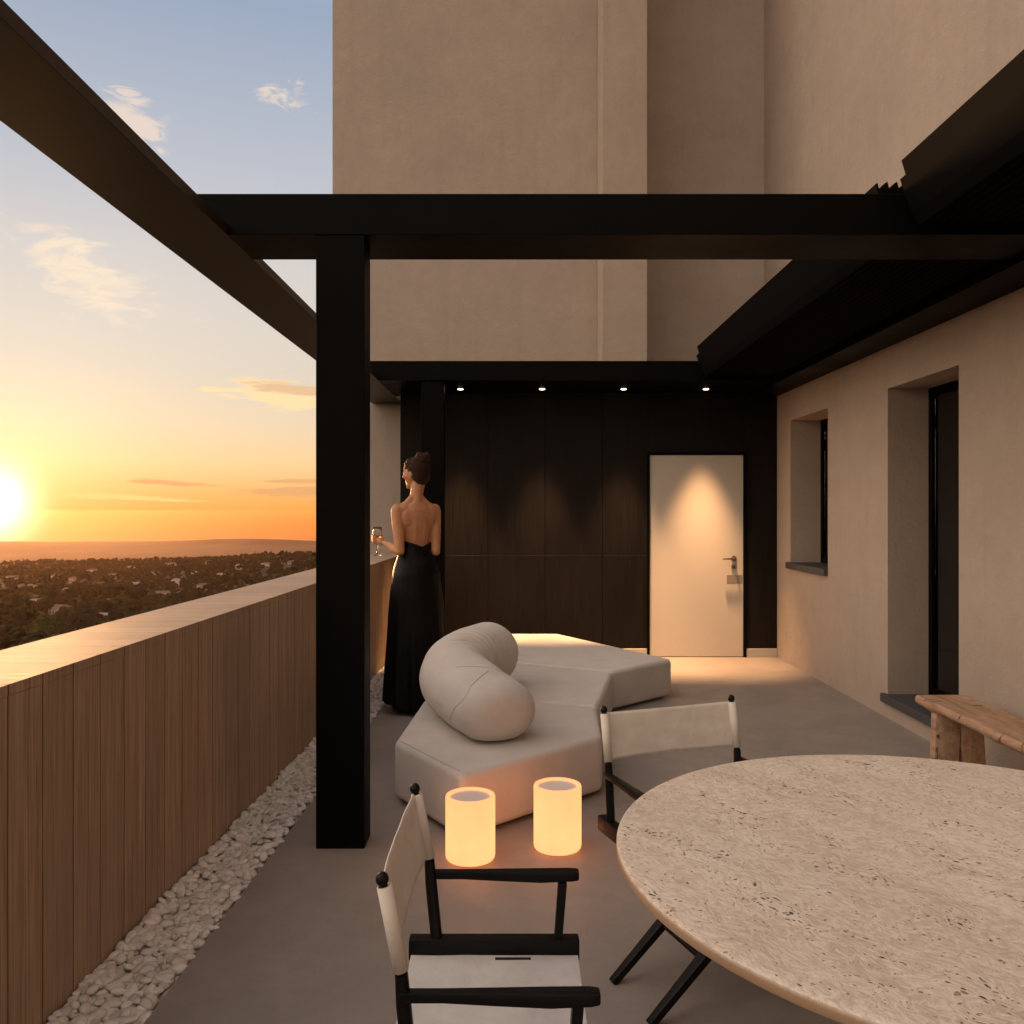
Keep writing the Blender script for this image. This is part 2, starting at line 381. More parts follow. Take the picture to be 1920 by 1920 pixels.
par = empty('parapet_wall', (0, 0, 0), label='long board-clad parapet wall with a broad flat top along the terrace edge', cat='parapet')
bm = B(); prism(bm, [(xo(Y0)+.001, Y0), (xi(Y0)-.001, Y0), (xi(Y1)-.001, Y1), (xo(Y1)+.001, Y1)], -.9, .9665)
obj('cladding', bm, WOOD, par)
bm = B(); prism(bm, [(xo(Y0), Y0), (xi(Y0), Y0), (xi(Y1), Y1), (xo(Y1), Y1)], .967, .997); bevel(bm, .0009, 1)
obj('coping', bm, WOOD, par)

# pebbles: nobody could count them
def pebble_shapes(k=10):
    out = []
    for i in range(k):
        b2 = B(); bmesh.ops.create_icosphere(b2, subdivisions=2, radius=1)
        off = Vector((i*7.3, i*3.1, 0))
        for v in b2.verts:
            n = mn.noise(v.co*.9+off)*.24
            v.co = v.co*(1+n)
        out.append(([v.co.copy() for v in b2.verts], [[v.index for v in f.verts] for f in b2.faces])); b2.free()
    return out
PS = pebble_shapes()
vv, ff = [], []
def put_pebble(x, y, z, s):
    vs, fs = random.choice(PS); base = len(vv)
    M = (Matrix.Rotation(random.uniform(0, 6.28), 3, 'Z') @ Matrix.Rotation(random.gauss(0, .35), 3, 'X') @ Matrix.Rotation(random.gauss(0, .3), 3, 'Y')
         @ Matrix.Diagonal((s*random.uniform(1.0, 1.55), s*random.uniform(.72, 1.0), s*random.uniform(.42, .68))))
    p = Vector((x, y, z))
    vv.extend((M @ v+p)[:] for v in vs); ff.extend([i+base for i in f] for f in fs)
y = 1.9
while y < 9.3:
    st = .029 if y < 6.5 else .038
    x = xi(y)+.016
    while x < xg(y)-.012:
        for layer, dz in ((0, -.034), (1, -.008)):
            s = random.choice((.014, .018, .021, .024))*(1.0 if layer else 1.1)
            jx = max(xi(y)+.018, min(xg(y)-.016, x+random.uniform(-.012, .012)))
            put_pebble(jx, y+random.uniform(-.013, .013), dz+random.uniform(-.004, .013)+(.012 if x < xi(y)+.06 else 0), s)
        x += st*random.uniform(.85, 1.1)
    y += st*.82
me = bpy.data.meshes.new('pebbles'); me.from_pydata(vv, [], ff); me.update()
obj('pebbles', me, PEB, smooth=True, kind='stuff', label='strip of white and cream pebbles at the foot of the parapet', cat='pebbles')

# ---------------------------------------------------------------- the house
house = empty('house', (2.62, 8, 0), label='beige rendered house with a tall tower, dark panelled recess and deep-set windows', cat='house')
house.location = (0, 0, 0)
YW0 = -5.0
def wall_sheet(x, xb, y0, y1, z0, z1, holes):
    """wall facing -x with through openings (y0, y1, z0, z1) and their reveals"""
    bm = B()
    yy = sorted({y0, y1, *[h[0] for h in holes], *[h[1] for h in holes]}); zz = sorted({z0, z1, *[h[2] for h in holes], *[h[3] for h in holes]})
    inh = lambda a, b_: any(h[0] < a < h[1] and h[2] < b_ < h[3] for h in holes)
    V = {}
    g = lambda X_, a, b_: V.setdefault((X_, a, b_), None) or V.__setitem__((X_, a, b_), bm.verts.new((X_, a, b_))) or V[(X_, a, b_)]
    for a0, a1 in zip(yy, yy[1:]):
        for b0, b1 in zip(zz, zz[1:]):
            if inh((a0+a1)/2, (b0+b1)/2): continue
            bm.faces.new((g(x, a0, b0), g(x, a0, b1), g(x, a1, b1), g(x, a1, b0)))
            bm.faces.new((g(xb, a0, b0), g(xb, a1, b0), g(xb, a1, b1), g(xb, a0, b1)))
    for h0, h1, k0, k1 in holes:
        for (a0, b0), (a1, b1) in (((h0, k0), (h0, k1)), ((h0, k1), (h1, k1)), ((h1, k1), (h1, k0)), ((h1, k0), (h0, k0))):
            bm.faces.new((g(x, a0, b0), g(xb, a0, b0), g(xb, a1, b1), g(x, a1, b1)))
    for (a0, b0), (a1, b1) in (((y0, z0), (y0, z1)), ((y0, z1), (y1, z1)), ((y1, z1), (y1, z0)), ((y1, z0), (y0, z0))):
        bm.faces.new((bm.verts.new((x, a0, b0)), bm.verts.new((x, a1, b1)), bm.verts.new((xb, a1, b1)), bm.verts.new((xb, a0, b0))))
    bmesh.ops.remove_doubles(bm, verts=bm.verts, dist=1e-5); bmesh.ops.recalc_face_normals(bm, faces=bm.faces)
    return bm
W_BIG = (5.04, 6.00, .165, 2.318); W_SM = (7.15, 8.12, .968, 2.323)
obj('side_wall', wall_sheet(2.62, 2.96, YW0, 8.95, -22, 2.90, [W_BIG, W_SM]), STUCCO, house)
bm = B()                                                   # the storey above, set back
box(bm, 2.90, 3.2, YW0, 9.94, 2.902, 13)
obj('upper_wall', bm, STUCCO, house)
bm = B(); box(bm, -2.01, .902, 9.39, 13, -22, 13); obj('tower', bm, STUCCO, house)
bm = B(); box(bm, .904, 1.363, 8.83, 13, -22, 13); obj('pilaster', bm, STUCCO, house)
bm = B(); box(bm, 1.365, 3.2, 9.94, 13, -22, 13.01); obj('recessed_wall', bm, STUCCO, house)
bm = B()                                                   # dark rooms behind the windows
for q in ((2.965, 6.5, YW0, 8.95, 2.7, 2.8), (2.965, 6.5, YW0, 8.95, -.1, 0), (6.5, 6.6, YW0, 8.95, -.1, 2.8), (2.965, 6.5, 8.96, 9.06, -.1, 2.8), (2.965, 6.5, YW0-.1, YW0, -.1, 2.8)):
    box(bm, *q)
obj('interior', bm, ROOM, house)
bm = B(); box(bm, -1.70, 2.61, Y0, 9.38, -22, -.31); obj('base', bm, STUCCO, house)
for wn, (a0, a1, b0, b1) in (('big', W_BIG), ('small', W_SM)):
    bm = B(); t_ = .055
    for q in ((a0, a0+t_, b0, b1), (a1-t_, a1, b0, b1), (a0+t_, a1-t_, b1-t_, b1), (a0+t_, a1-t_, b0, b0+t_)):
        box(bm, 2.905, 2.955, q[0]+.001, q[1]-.001, q[2]+.001, q[3]-.001)
    wf = obj('window', bm, METAL, house)
    obj('pane', (lambda q: (box(q, 2.925, 2.931, a0+t_, a1-t_, b0+t_, b1-t_), q)[1])(B()), GLASS, wf)
    bm = B(); ln = .022 if wn == 'small' else .05
    prj = .035
    box(bm, 2.62-prj, 2.90, a0-.0, a1+.05, b0-.055, b0+.004); bevel(bm, .003, 1)
    obj('sill', bm, SLATE, wf)
# dark panelled wall with its seams as real gaps
bm = B()
D0 = 8.53
box(bm, -1.15, .90, 8.556, 9.385, 0, 2.643); box(bm, .901, 2.618, 8.556, 8.826, 0, 2.643)
obj('panel_backing', bm, METAL, house)
seams = [-1.15, -.84, -.272, .298, .874, 1.335]
k = 0
for a, b_ in zip(seams, seams[1:]):
    for z0, z1 in ((.088, 1.016), (1.019, 2.641)):
        bbox_obj('wall_panel', (a+.0015, b_-.0015, D0, 8.555, z0, z1), CLAD, house, .0015, 1)
bbox_obj('wall_panel', (1.335, 2.30, D0, 8.555, 2.045, 2.641), CLAD, house, .0015, 1)
bbox_obj('wall_panel', (2.302, 2.617, D0, 8.555, .088, 2.641), CLAD, house, .0015, 1)
bbox_obj('skirting', (-1.15, 1.316, 8.515, 8.555, .0, .085), SKIRT, house, .002, 1)
bbox_obj('skirting', (2.308, 2.617, 8.515, 8.555, .0, .085), SKIRT, house, .002, 1)
bm = B(); box(bm, 1.318, 1.341, 8.508, 8.555, 0, 2.043); box(bm, 2.282, 2.306, 8.508, 8.555, 0, 2.043); box(bm, 1.341, 2.282, 8.508, 8.555, 2.022, 2.0435)
obj('door_frame', bm, METAL, house)
door = bbox_obj('door', (1.344, 2.279, 8.527, 8.555, .006, 2.019), DOORM, house, .002, 1)
bm = B(); hx = 2.185; hz = .985
q = [(hx, 8.527, hz), (hx, 8.468, hz), (hx-.012, 8.462, hz), (hx-.125, 8.462, hz)]; tube(bm, q, [.009]*4, 12)
M_ = Matrix.Translation((hx, 8.5225, hz)) @ Matrix.Rotation(R(90), 4, 'X')
bmesh.ops.create_cone(bm, cap_ends=True, segments=24, radius1=.027, radius2=.026, depth=.010, matrix=M_)
obj('handle', bm, STEEL, door, smooth=40)
bm = B(); M_ = Matrix.Translation((hx, 8.5205, hz-.083)) @ Matrix.Rotation(R(90), 4, 'X')
bmesh.ops.create_cone(bm, cap_ends=True, segments=24, radius1=.027, radius2=.026, depth=.013, matrix=M_)
lk = obj('lock', bm, STEEL, door, smooth=40)
bm = B(); M_ = Matrix.Translation((hx, 8.513, hz-.083)) @ Matrix.Rotation(R(90), 4, 'X')
bmesh.ops.create_cone(bm, cap_ends=True, segments=16, radius1=.010, radius2=.010, depth=.004, matrix=M_)
obj('keyhole', bm, DARKHOLE, door)
bbox_obj('grey_rectangle', (2.115, 2.27, 8.5255, 8.5268, .735, .82), GREY_RECT, door)  # flat grey rectangle on the door, below the handle

# ---------------------------------------------------------------- pergola
perg = empty('pergola', (0, 0, 0), label='black metal pergola of wide flat beams on square posts with folded roof louvres', cat='pergola')
ZB, ZT = 2.643, 2.819
def beam(name, *d): return bbox_obj(name, d, METAL, perg, .002, 1)
METAL_GLOW = mat('black_metal_glow_brown', (.020, .013, .008), .40, .30)  # black metal browned in its colour for the sunset glow under the edge beam
bbox_obj('edge_beam', (-1.572, -1.241, Y0, 9.385, ZB, 2.692), METAL_GLOW, perg, .002, 1)
def xbeam(ya, yb):
    bm = B(); prof2 = [(-1.2405, ZB), (2.338, ZB), (2.338, ZT), (-1.570, ZT), (-1.570, 2.693), (-1.2405, 2.693)]
    A = [bm.verts.new((x, ya, z)) for x, z in prof2]; Z2 = [bm.verts.new((x, yb, z)) for x, z in prof2]
    bm.faces.new(A); bm.faces.new(Z2[::-1])
    for i in range(6): bm.faces.new((A[i], Z2[i], Z2[(i+1) % 6], A[(i+1) % 6]))
    bmesh.ops.recalc_face_normals(bm, faces=bm.faces); bevel(bm, .002, 1)
    return obj('cross_beam', bm, METAL, perg, smooth=35)
xbeam(3.67, 4.035)
xbeam(7.73, 8.09)
xbeam(-.40, -.03)
beam('soffit', -1.2405, 2.338, 8.0905, 8.825, 2.646, 2.72)
beam('wall_beam', 2.3385, 2.617, Y0, 8.826, 2.606, 2.79)
def post(yf): return bbox_obj('post', (-.858, -.649, yf, yf+.15, 0, ZB-.0005), METAL, perg, .0025, 1)
post(3.672); post(7.755); post(-.38)
prof = [(0, .285), (.018, .225), (-.006, .205), (.012, .15), (.045, .06), (.074, .012), (.080, .012), (.052, .062), (.020, .152), (.004, .207), (.026, .227), (.010, .290)]
def slat(x0, ya, yb, zbase):
    bm = B()
    A = [bm.verts.new((x0+p[0], ya, zbase+p[1])) for p in prof]; Z2 = [bm.verts.new((x0+p[0], yb, zbase+p[1])) for p in prof]
    bm.faces.new(A); bm.faces.new(Z2[::-1]); n = len(prof)
    for i in range(n): bm.faces.new((A[i], Z2[i], Z2[(i+1) % n], A[(i+1) % n]))
    bmesh.ops.recalc_face_normals(bm, faces=bm.faces)
    return obj('louvre', bm, LOUV, perg)
for ya, yb in ((.02, 3.62), (3.88, 7.69)):
    for i in range(15):
        slat(1.638+i*.0445, ya, yb, 2.656 if i == 0 else 2.662)
# guide rails beside the folded louvres
for ya, yb in ((.02, 3.62), (4.04, 7.69)):
    bbox_obj('guide_rail', (1.72, 2.36, ya, yb, 2.952, 2.962) if False else (2.30, 2.337, ya, yb, 2.70, 2.815), METAL, perg)

# ---------------------------------------------------------------- recessed downlights
def emit(name, c, s):
    m = bpy.data.materials.new(name); m.use_nodes = True; m.node_tree.nodes.clear(); t = NT(m.node_tree)
    e = t.add('ShaderNodeEmission', {'Color': (*c, 1), 'Strength': s}); t.add('ShaderNodeOutputMaterial', {'Surface': e.outputs[0]}); return m
LENS = emit('downlight_lens', (1.0, .72, .50), 9.0)
names = ['downlight in the dark soffit nearest the slim rear post', 'second downlight from the rear post in the dark soffit', 'third downlight from the rear post in the dark soffit', 'downlight in the dark soffit above the pale door']
for i, x in enumerate((-.533, .262, 1.055, 1.855)):
    dl = empty('downlight', (x, 8.30, 2.646), label=names[i], cat='downlight', group='downlights in the rear soffit')
    bm = B(); lathe(bm, [(.040, -.0012), (.040, .0), (.030, .0), (.030, -.0012)], 24, (0, 0, 0), False, False)
    bmesh.ops.create_cone(bm, cap_ends=True, segments=24, radius1=.040, radius2=.040, depth=.001, matrix=Matrix.Translation((0, 0, -.0008)))
    obj('trim', bm, METAL, dl)
    bm = B(); bmesh.ops.create_cone(bm, cap_ends=True, segments=24, radius1=.024, radius2=.029, depth=.004, matrix=Matrix.Translation((0, 0, -.0036)))
    obj('lens', bm, LENS, dl)
    L = bpy.data.lights.new('downlight_beam', 'SPOT'); L.energy = 620 if i < 3 else 780; L.color = (1.0, .54, .25); L.spot_size = R(48); L.spot_blend = 1.0; L.shadow_soft_size = .05
    lo = bpy.data.objects.new('downlight_beam', L); COL.objects.link(lo); lo.parent = dl; lo.location = (0, -.10, -.03)

# ---------------------------------------------------------------- sofa
sofa = empty('sofa', (0, 5.5, 0), label='low angular modular sofa in pale grey fabric on the terrace floor', cat='sofa')
def module(pts, z1, off=.035):
    bm = B(); prism(bm, [(x, y-5.5) for x, y in pts], .018, z1)
    bmesh.ops.bevel(bm, geom=[e for e in bm.edges], offset=off, segments=5, profile=.5, affect='EDGES')
    # a little upholstery softness
    bmesh.ops.triangulate(bm, faces=[f for f in bm.faces if len(f.verts) > 4])
    return obj('seat_module', bm, SOFA, sofa, smooth=50)
g_ = .004
m1 = module([(-.607, 4.279), (-.237, 3.722), (.447, 4.370), (.482, 5.036-g_), (-.55, 5.490-g_)], .303)
m2 = module([(-.55, 5.492+g_), (.486, 5.040+g_), (.706, 6.152-g_), (-.43, 6.76-g_)], .301)
m3 = module([(-.43, 6.762+g_), (.704, 6.158+g_), (1.228, 6.667), (.409, 8.07), (-.10, 8.07)], .302)
def piping(par_, pts, z, r=.0035):
    bm = B(); tube(bm, [(x, y-5.5, z) for x, y in pts], [r]*len(pts), 6); obj('piping', bm, SOFA, par_, smooth=True)
piping(m1, [(-.575, 4.278), (-.245, 3.778)], .3025)
for x, y in ((-.45, 4.4), (-.2, 3.95), (.3, 4.45), (.35, 4.95), (.45, 5.9), (-.3, 5.9), (.95, 6.7), (.3, 7.8), (0, 7.8)):
    bm = B(); lathe(bm, [(.018, 0), (.022, .022)], 12, (x, y-5.5, 0)); obj('foot', bm, METAL, sofa)

# ---------------------------------------------------------------- bolster: a fat bent tube lying on the sofa
def catmull(P, n):
    out = []
    Q = [P[0]+(P[0]-P[1])]+P+[P[-1]+(P[-1]-P[-2])]
    for i in range(1, len(Q)-2):
        for k_ in range(n):
            t = k_/n; a, b_, c, d = Q[i-1], Q[i], Q[i+1], Q[i+2]
            out.append(.5*((2*b_)+(c-a)*t+(2*a-5*b_+4*c-d)*t*t+(-a+3*b_-3*c+d)*t*t*t))
    out.append(P[-1]); return out
ctr = catmull([Vector(p) for p in ((-.108, 4.315, .452), (-.225, 4.58, .468), (-.330, 4.86, .49), (-.352, 5.14, .51), (-.292, 5.44, .515), (-.19, 5.70, .505))], 64)
bm = B(); n = 72; rings = []; L = len(ctr)
inner = Vector((.55, 5.0, .5))
for i in range(-24, L+24):
    j = max(0, min(L-1, i)); p = ctr[j].copy(); d = (ctr[min(j+1, L-1)]-ctr[max(j-1, 0)]).normalized()
    e = 0; kx = 1.0
    if i < 0: e = -i/24
    if i >= L: e = (i-L+1)/24
    if e: p = p + d*(-1 if i < 0 else 1)*.155*math.sin(e*math.pi/2); kx = max(.004, math.cos(e*math.pi/2)**.62)
    u = Vector((0, 0, 1)).cross(d).normalized(); v = d.cross(u)
    s = max(0, min(1, (i)/(L-1)))
    rr = .212 + .008*math.sin(s*7)-.006*math.exp(-((s-.55)/.1)**2)
    ring = []
    for k_ in range(n):
        a = 2*math.pi*k_/n; dirv = u*math.cos(a)+v*math.sin(a)
        # folds gathered on the inside and top of the bend
        side = max(0, dirv.dot((inner-p).normalized())*.45+dirv.z*.7+.12)
        ss = s + .02*math.sin(a*2+1)+.015*mn.noise(Vector((s*4, a, 0)))
        env = math.exp(-((ss-.60)/.15)**2)
        ph = ss*58+1.5*math.sin(a*1.4)+2.2*mn.noise(Vector((ss*5, a*.9, 4)))
        fold = .0045*env*side-.030*env*side*(1-abs(math.sin(ph)))**1.7*(.35+1.3*abs(mn.noise(Vector((ss*16, a*1.3, 2)))))*1.8
        fold += .006*mn.noise(Vector((p.x*5, p.y*5, a*1.3)))
        q = p+dirv*(rr*kx+fold*kx); vz = .76+.19*min(1, s*1.6); q.z = p.z+(q.z-p.z)*vz
        if q.z < .304+.02: q.z = .304+.02*math.exp((q.z-.324)/.03)-.0005
        ring.append(bm.verts.new(q))
    rings.append(ring)
for a, b_ in zip(rings, rings[1:]):
    for k_ in range(n): bm.faces.new((a[k_], a[(k_+1) % n], b_[(k_+1) % n], b_[k_]))
bm.faces.new(rings[0][::-1]); bm.faces.new(rings[-1])
bmesh.ops.recalc_face_normals(bm, faces=bm.faces)
for v in bm.verts: v.co -= Vector((-.28, 5.0, .304))
bol = obj('bolster', bm, SOFA, None, smooth=True, label='fat pale curved bolster cushion bent in a C on the sofa', cat='cushion')
bol.location = (-.28, 5.0, .304)
# stitched end seams following the surface
def seam_on(i, a0, a1, bow):
    pts = []
    for k_ in range(25):
        t = k_/24; a = a0+(a1-a0)*t
        ii = i+bow*math.sin(t*math.pi)
        r0 = int(max(0, min(len(rings)-2, math.floor(ii+24)))); fr = ii+24-math.floor(ii+24)
        kk = a/(2*math.pi)*n; k0 = int(math.floor(kk)) % n; fk = kk-math.floor(kk)
        c = [ring_co[r0][k0], ring_co[r0][(k0+1) % n], ring_co[r0+1][k0], ring_co[r0+1][(k0+1) % n]]
        pts.append(((c[0]*(1-fk)+c[1]*fk)*(1-fr)+(c[2]*(1-fk)+c[3]*fk)*fr))
    return pts
me = bol.data; ring_co = [[me.vertices[r*n+k_].co.copy() for k_ in range(n)] for r in range(len(rings))]
bm = B()
for i, a0, a1, bow in ((26, R(-30), R(95), -30), (62, R(62), R(172), -26)):
    tube(bm, seam_on(i, a0, a1, bow), [.0022]*25, 6)
SEAM = fabric('seam_thread', (.36, .32, .28))
obj('seam', bm, SEAM, bol, smooth=True)

# ---------------------------------------------------------------- glowing floor lamps
def lampmat(c, s):
    m = bpy.data.materials.new('glowing_lamp_shell'); m.use_nodes = True; t = NT(m.node_tree); b = m.node_tree.nodes['Principled BSDF']
    b.inputs['Base Color'].default_value = (.10, .08, .06, 1); b.inputs['Roughness'].default_value = .45
    oc = t.add('ShaderNodeTexCoord').outputs['Object']
    nz = t.noise(oc, 9, 3, .5); zz = t.add('ShaderNodeSeparateXYZ', {0: oc}).outputs[2]
    g = t.m('MULTIPLY', t.maprange(nz, .3, .7, .96, 1.04), t.ramp(t.m('DIVIDE', zz, .28), [(0, (1.03,)*3), (.35, (1.08,)*3), (1, (.95,)*3)]))
    b.inputs['Emission Color'].default_value = (*c, 1); t.l.new(t.m('MULTIPLY', g, s), b.inputs['Emission Strength']); return m
LAMP = lampmat((1.0, .315, .12), 1.95)
LTOP = mat('lamp_top_disc', (.78, .68, .60), .6, .3)
for x, y, h, r, lab in ((-.187, 3.56, .272, .1035, 'glowing warm cylinder lamp on the floor nearer the square post'), (.182, 3.67, .28, .1025, 'glowing warm cylinder lamp on the floor nearer the round table')):
    lp = empty('floor_lamp', (x, y, 0), label=lab, cat='lamp', group='cylinder lamps in front of the sofa')
    bm = B(); lathe(bm, [(r-.016, .008), (r-.006, .010), (r-.0015, .016), (r, .026), (r, h-.008), (r-.002, h-.002), (r-.007, h), (r-.014, h), (r-.018, h-.004), (r-.0185, h-.014)], 64, (0, 0, 0), True, False)
    obj('lamp_shell', bm, LAMP, lp, smooth=True)
    bm = B(); lathe(bm, [(r-.0187, h-.02), (r-.0187, h-.011), (.0001, h-.011)], 48, (0, 0, 0), True, False); obj('top_disc', bm, LTOP, lp, smooth=30)
    bm = B()
    lathe(bm, [(r-.03, 0), (r-.03, .009)], 32)
    obj('base', bm, LTOP, lp)

# ---------------------------------------------------------------- director chairs
def make_chair(lab, loc, rz):
    t = empty('director_chair', loc, rz, label=lab, cat='chair', group='director chairs round the stone table')
    W = .24
    bw = B(); bk = {}
    def wood(name, build, bev=.003):
        bm = B(); build(bm)
        if bev: bevel(bm, bev, 2)
        return obj(name, bm, GLOSSBLACK, t, smooth=40)
    for s in (-1, 1):
        y = s*W
        # rear upright with ball finial
        bm = B(); tube(bm, [(-.176, y, .44), (-.192, y, .60), (-.196, y, .655)], [(.0135, .0135), (.0135, .0135), (.0115, .0115)], 12)
        tube(bm, [(-.196, y, .655), (-.226, y, .803)], [.0085, .0085], 10)
        u = obj('upright', bm, GLOSSBLACK, t, smooth=40)
        bm = B(); ball(bm, (-.229, y, .818), (.0115, .0115, .0125), sub=3); tube(bm, [(-.2268, y, .800), (-.228, y, .808)], [.009, .008], 12)
        obj('finial', bm, GLOSSBLACK, u, smooth=True)
        # arm: flat board, waisted, thicker at the front end
        bm = B(); out = [(-.200, .010), (-.12, .010), (-.03, .0125), (.06, .0155), (.130, .0165), (.146, .012)]
        pts = [(x, y+s*.006-w_) for x, w_ in out]+[(x, y+s*.006+w_) for x, w_ in out[::-1]]
        prism(bm, pts, .611, .629)
        for v in bm.verts:
            if v.co.z < .62: v.co.z -= .007*max(0, 1-abs((v.co.x-.04)/.14))
        bevel(bm, .004, 2); obj('armrest', bm, GLOSSBLACK, t, smooth=40)
        wood('arm_post', lambda b_: bar(b_, (.097, y, .46), (.108, y, .606), .018, .022, .020, .026, up=(0, 1, 0)))
        wood('seat_rail', lambda b_: box(b_, -.242, .146, y-.017, y+.017, .432, .480), .005)
        wood('floor_rail' if False else 'foot_block', lambda b_: box(b_, -.185, .125, y-.012, y+.012, .0, .018) if False else box(b_, .06, .12, y-.010, y+.010, .404, .4315), .003)
    # crossed legs: a pair in front, a pair behind
    for xf in (.092, -.138):
        for s in (-1, 1):
            dx = .012*s
            wood('leg', lambda b_: bar(b_, (xf+dx, -s*.262, .002), (xf+dx, s*.222, .43), .022, .024, .026, .056, up=(1, 0, 0)), .003)
    for s in (-1, 1):
        f_ = .36; yy = -s*.262+(s*.484)*f_; zz = .43*f_
        bm = B(); tube(bm, [(-.138+.012*s, yy, zz), (.092+.012*s, yy, zz)], [.0085, .0085], 10); obj('stretcher', bm, GLOSSBLACK, t, smooth=40)
    # canvas seat, sagging
    bm = B(); nx, ny = 20, 26; G = {}
    for lay, dz in ((0, 0), (1, -.003)):
        for i in range(nx+1):
            for j in range(ny+1):
                u_, v_ = i/nx, j/ny; x = -.236+u_*.378; yv = (v_*2-1)*(W-.016)
                z = .446-.014*(1-(v_*2-1)**2)*(.6+.4*math.sin(u_*math.pi))+.0012*mn.noise(Vector((x*14, yv*14, 0)))
                G[lay, i, j] = bm.verts.new((x, yv, z+dz))
    for i in range(nx):
        for j in range(ny):
            bm.faces.new((G[0, i, j], G[0, i+1, j], G[0, i+1, j+1], G[0, i, j+1])); bm.faces.new((G[1, i, j], G[1, i, j+1], G[1, i+1, j+1], G[1, i+1, j]))
    for i in range(nx):
        for j in (0, ny): bm.faces.new((G[0, i, j], G[0, i+1, j], G[1, i+1, j], G[1, i, j]))
    for j in range(ny):
        for i in (0, nx): bm.faces.new((G[0, i, j], G[0, i, j+1], G[1, i, j+1], G[1, i, j]))
    bmesh.ops.recalc_face_normals(bm, faces=bm.faces)
    st = obj('seat', bm, SEATC, t, smooth=60)
    bbox_obj('slot', (-.045, .035, W-.034, W-.027, .4445, .4465), DARKHOLE, st)
    # canvas back: sleeves round both uprights and a slack sheet between
    bm = B(); rows = 14; path = []
    def at(z, k): return -.196-.030*(z-.655)/.148
    ncol = 30; rr = .0118
    secs = []
    for s in (-1, 1):
        tube(bm, [(-.1965, s*W, .660), (-.2255, s*W, .8055)], [rr, rr], 18, cap=False)
        tube(bm, [(-.1965, s*W, .660), (-.2255, s*W, .8055)], [rr-.003, rr-.003], 18, cap=False)
    for r_ in range(rows+1):
        z = .662+.146*r_/rows; xb = -.196-.030*(z-.655)/.148; ring = []
        ring = []
        for k_ in range(0, ncol+1):
            v_ = k_/ncol; yv = (-1+2*v_)*W; sag = .010*(1-(2*v_-1)**2)*(1.3-.6*r_/rows)
            ring.append((xb-rr*.35-sag+.0022*mn.noise(Vector((yv*13, z*20, 1))), yv, z+.003*(1-(2*v_-1)**2)*(-1 if r_ > rows/2 else 1)))
        secs.append(ring)
    V_ = [[bm.verts.new(p) for p in r_] for r_ in secs]
    for a, b_ in zip(V_, V_[1:]):
        for k_ in range(len(a)-1): bm.faces.new((a[k_], a[k_+1], b_[k_+1], b_[k_]))
    bmesh.ops.recalc_face_normals(bm, faces=bm.faces)
    o = obj('backrest', bm, CANVAS, t, smooth=True)
    sm = o.modifiers.new('thick', 'SOLIDIFY'); sm.thickness = .0028; sm.offset = 0
    return t
make_chair('black director chair with cream canvas seat, the one nearest the pebble strip', (0, 1.71, 0), 0)
make_chair('black director chair with cream canvas back between the round table and the sofa', (.5886, 2.598, 0), R(-69.5))
make_chair('black director chair mostly cut off, beside the rustic wooden bench', (1.722, 2.385, 0), R(-120))

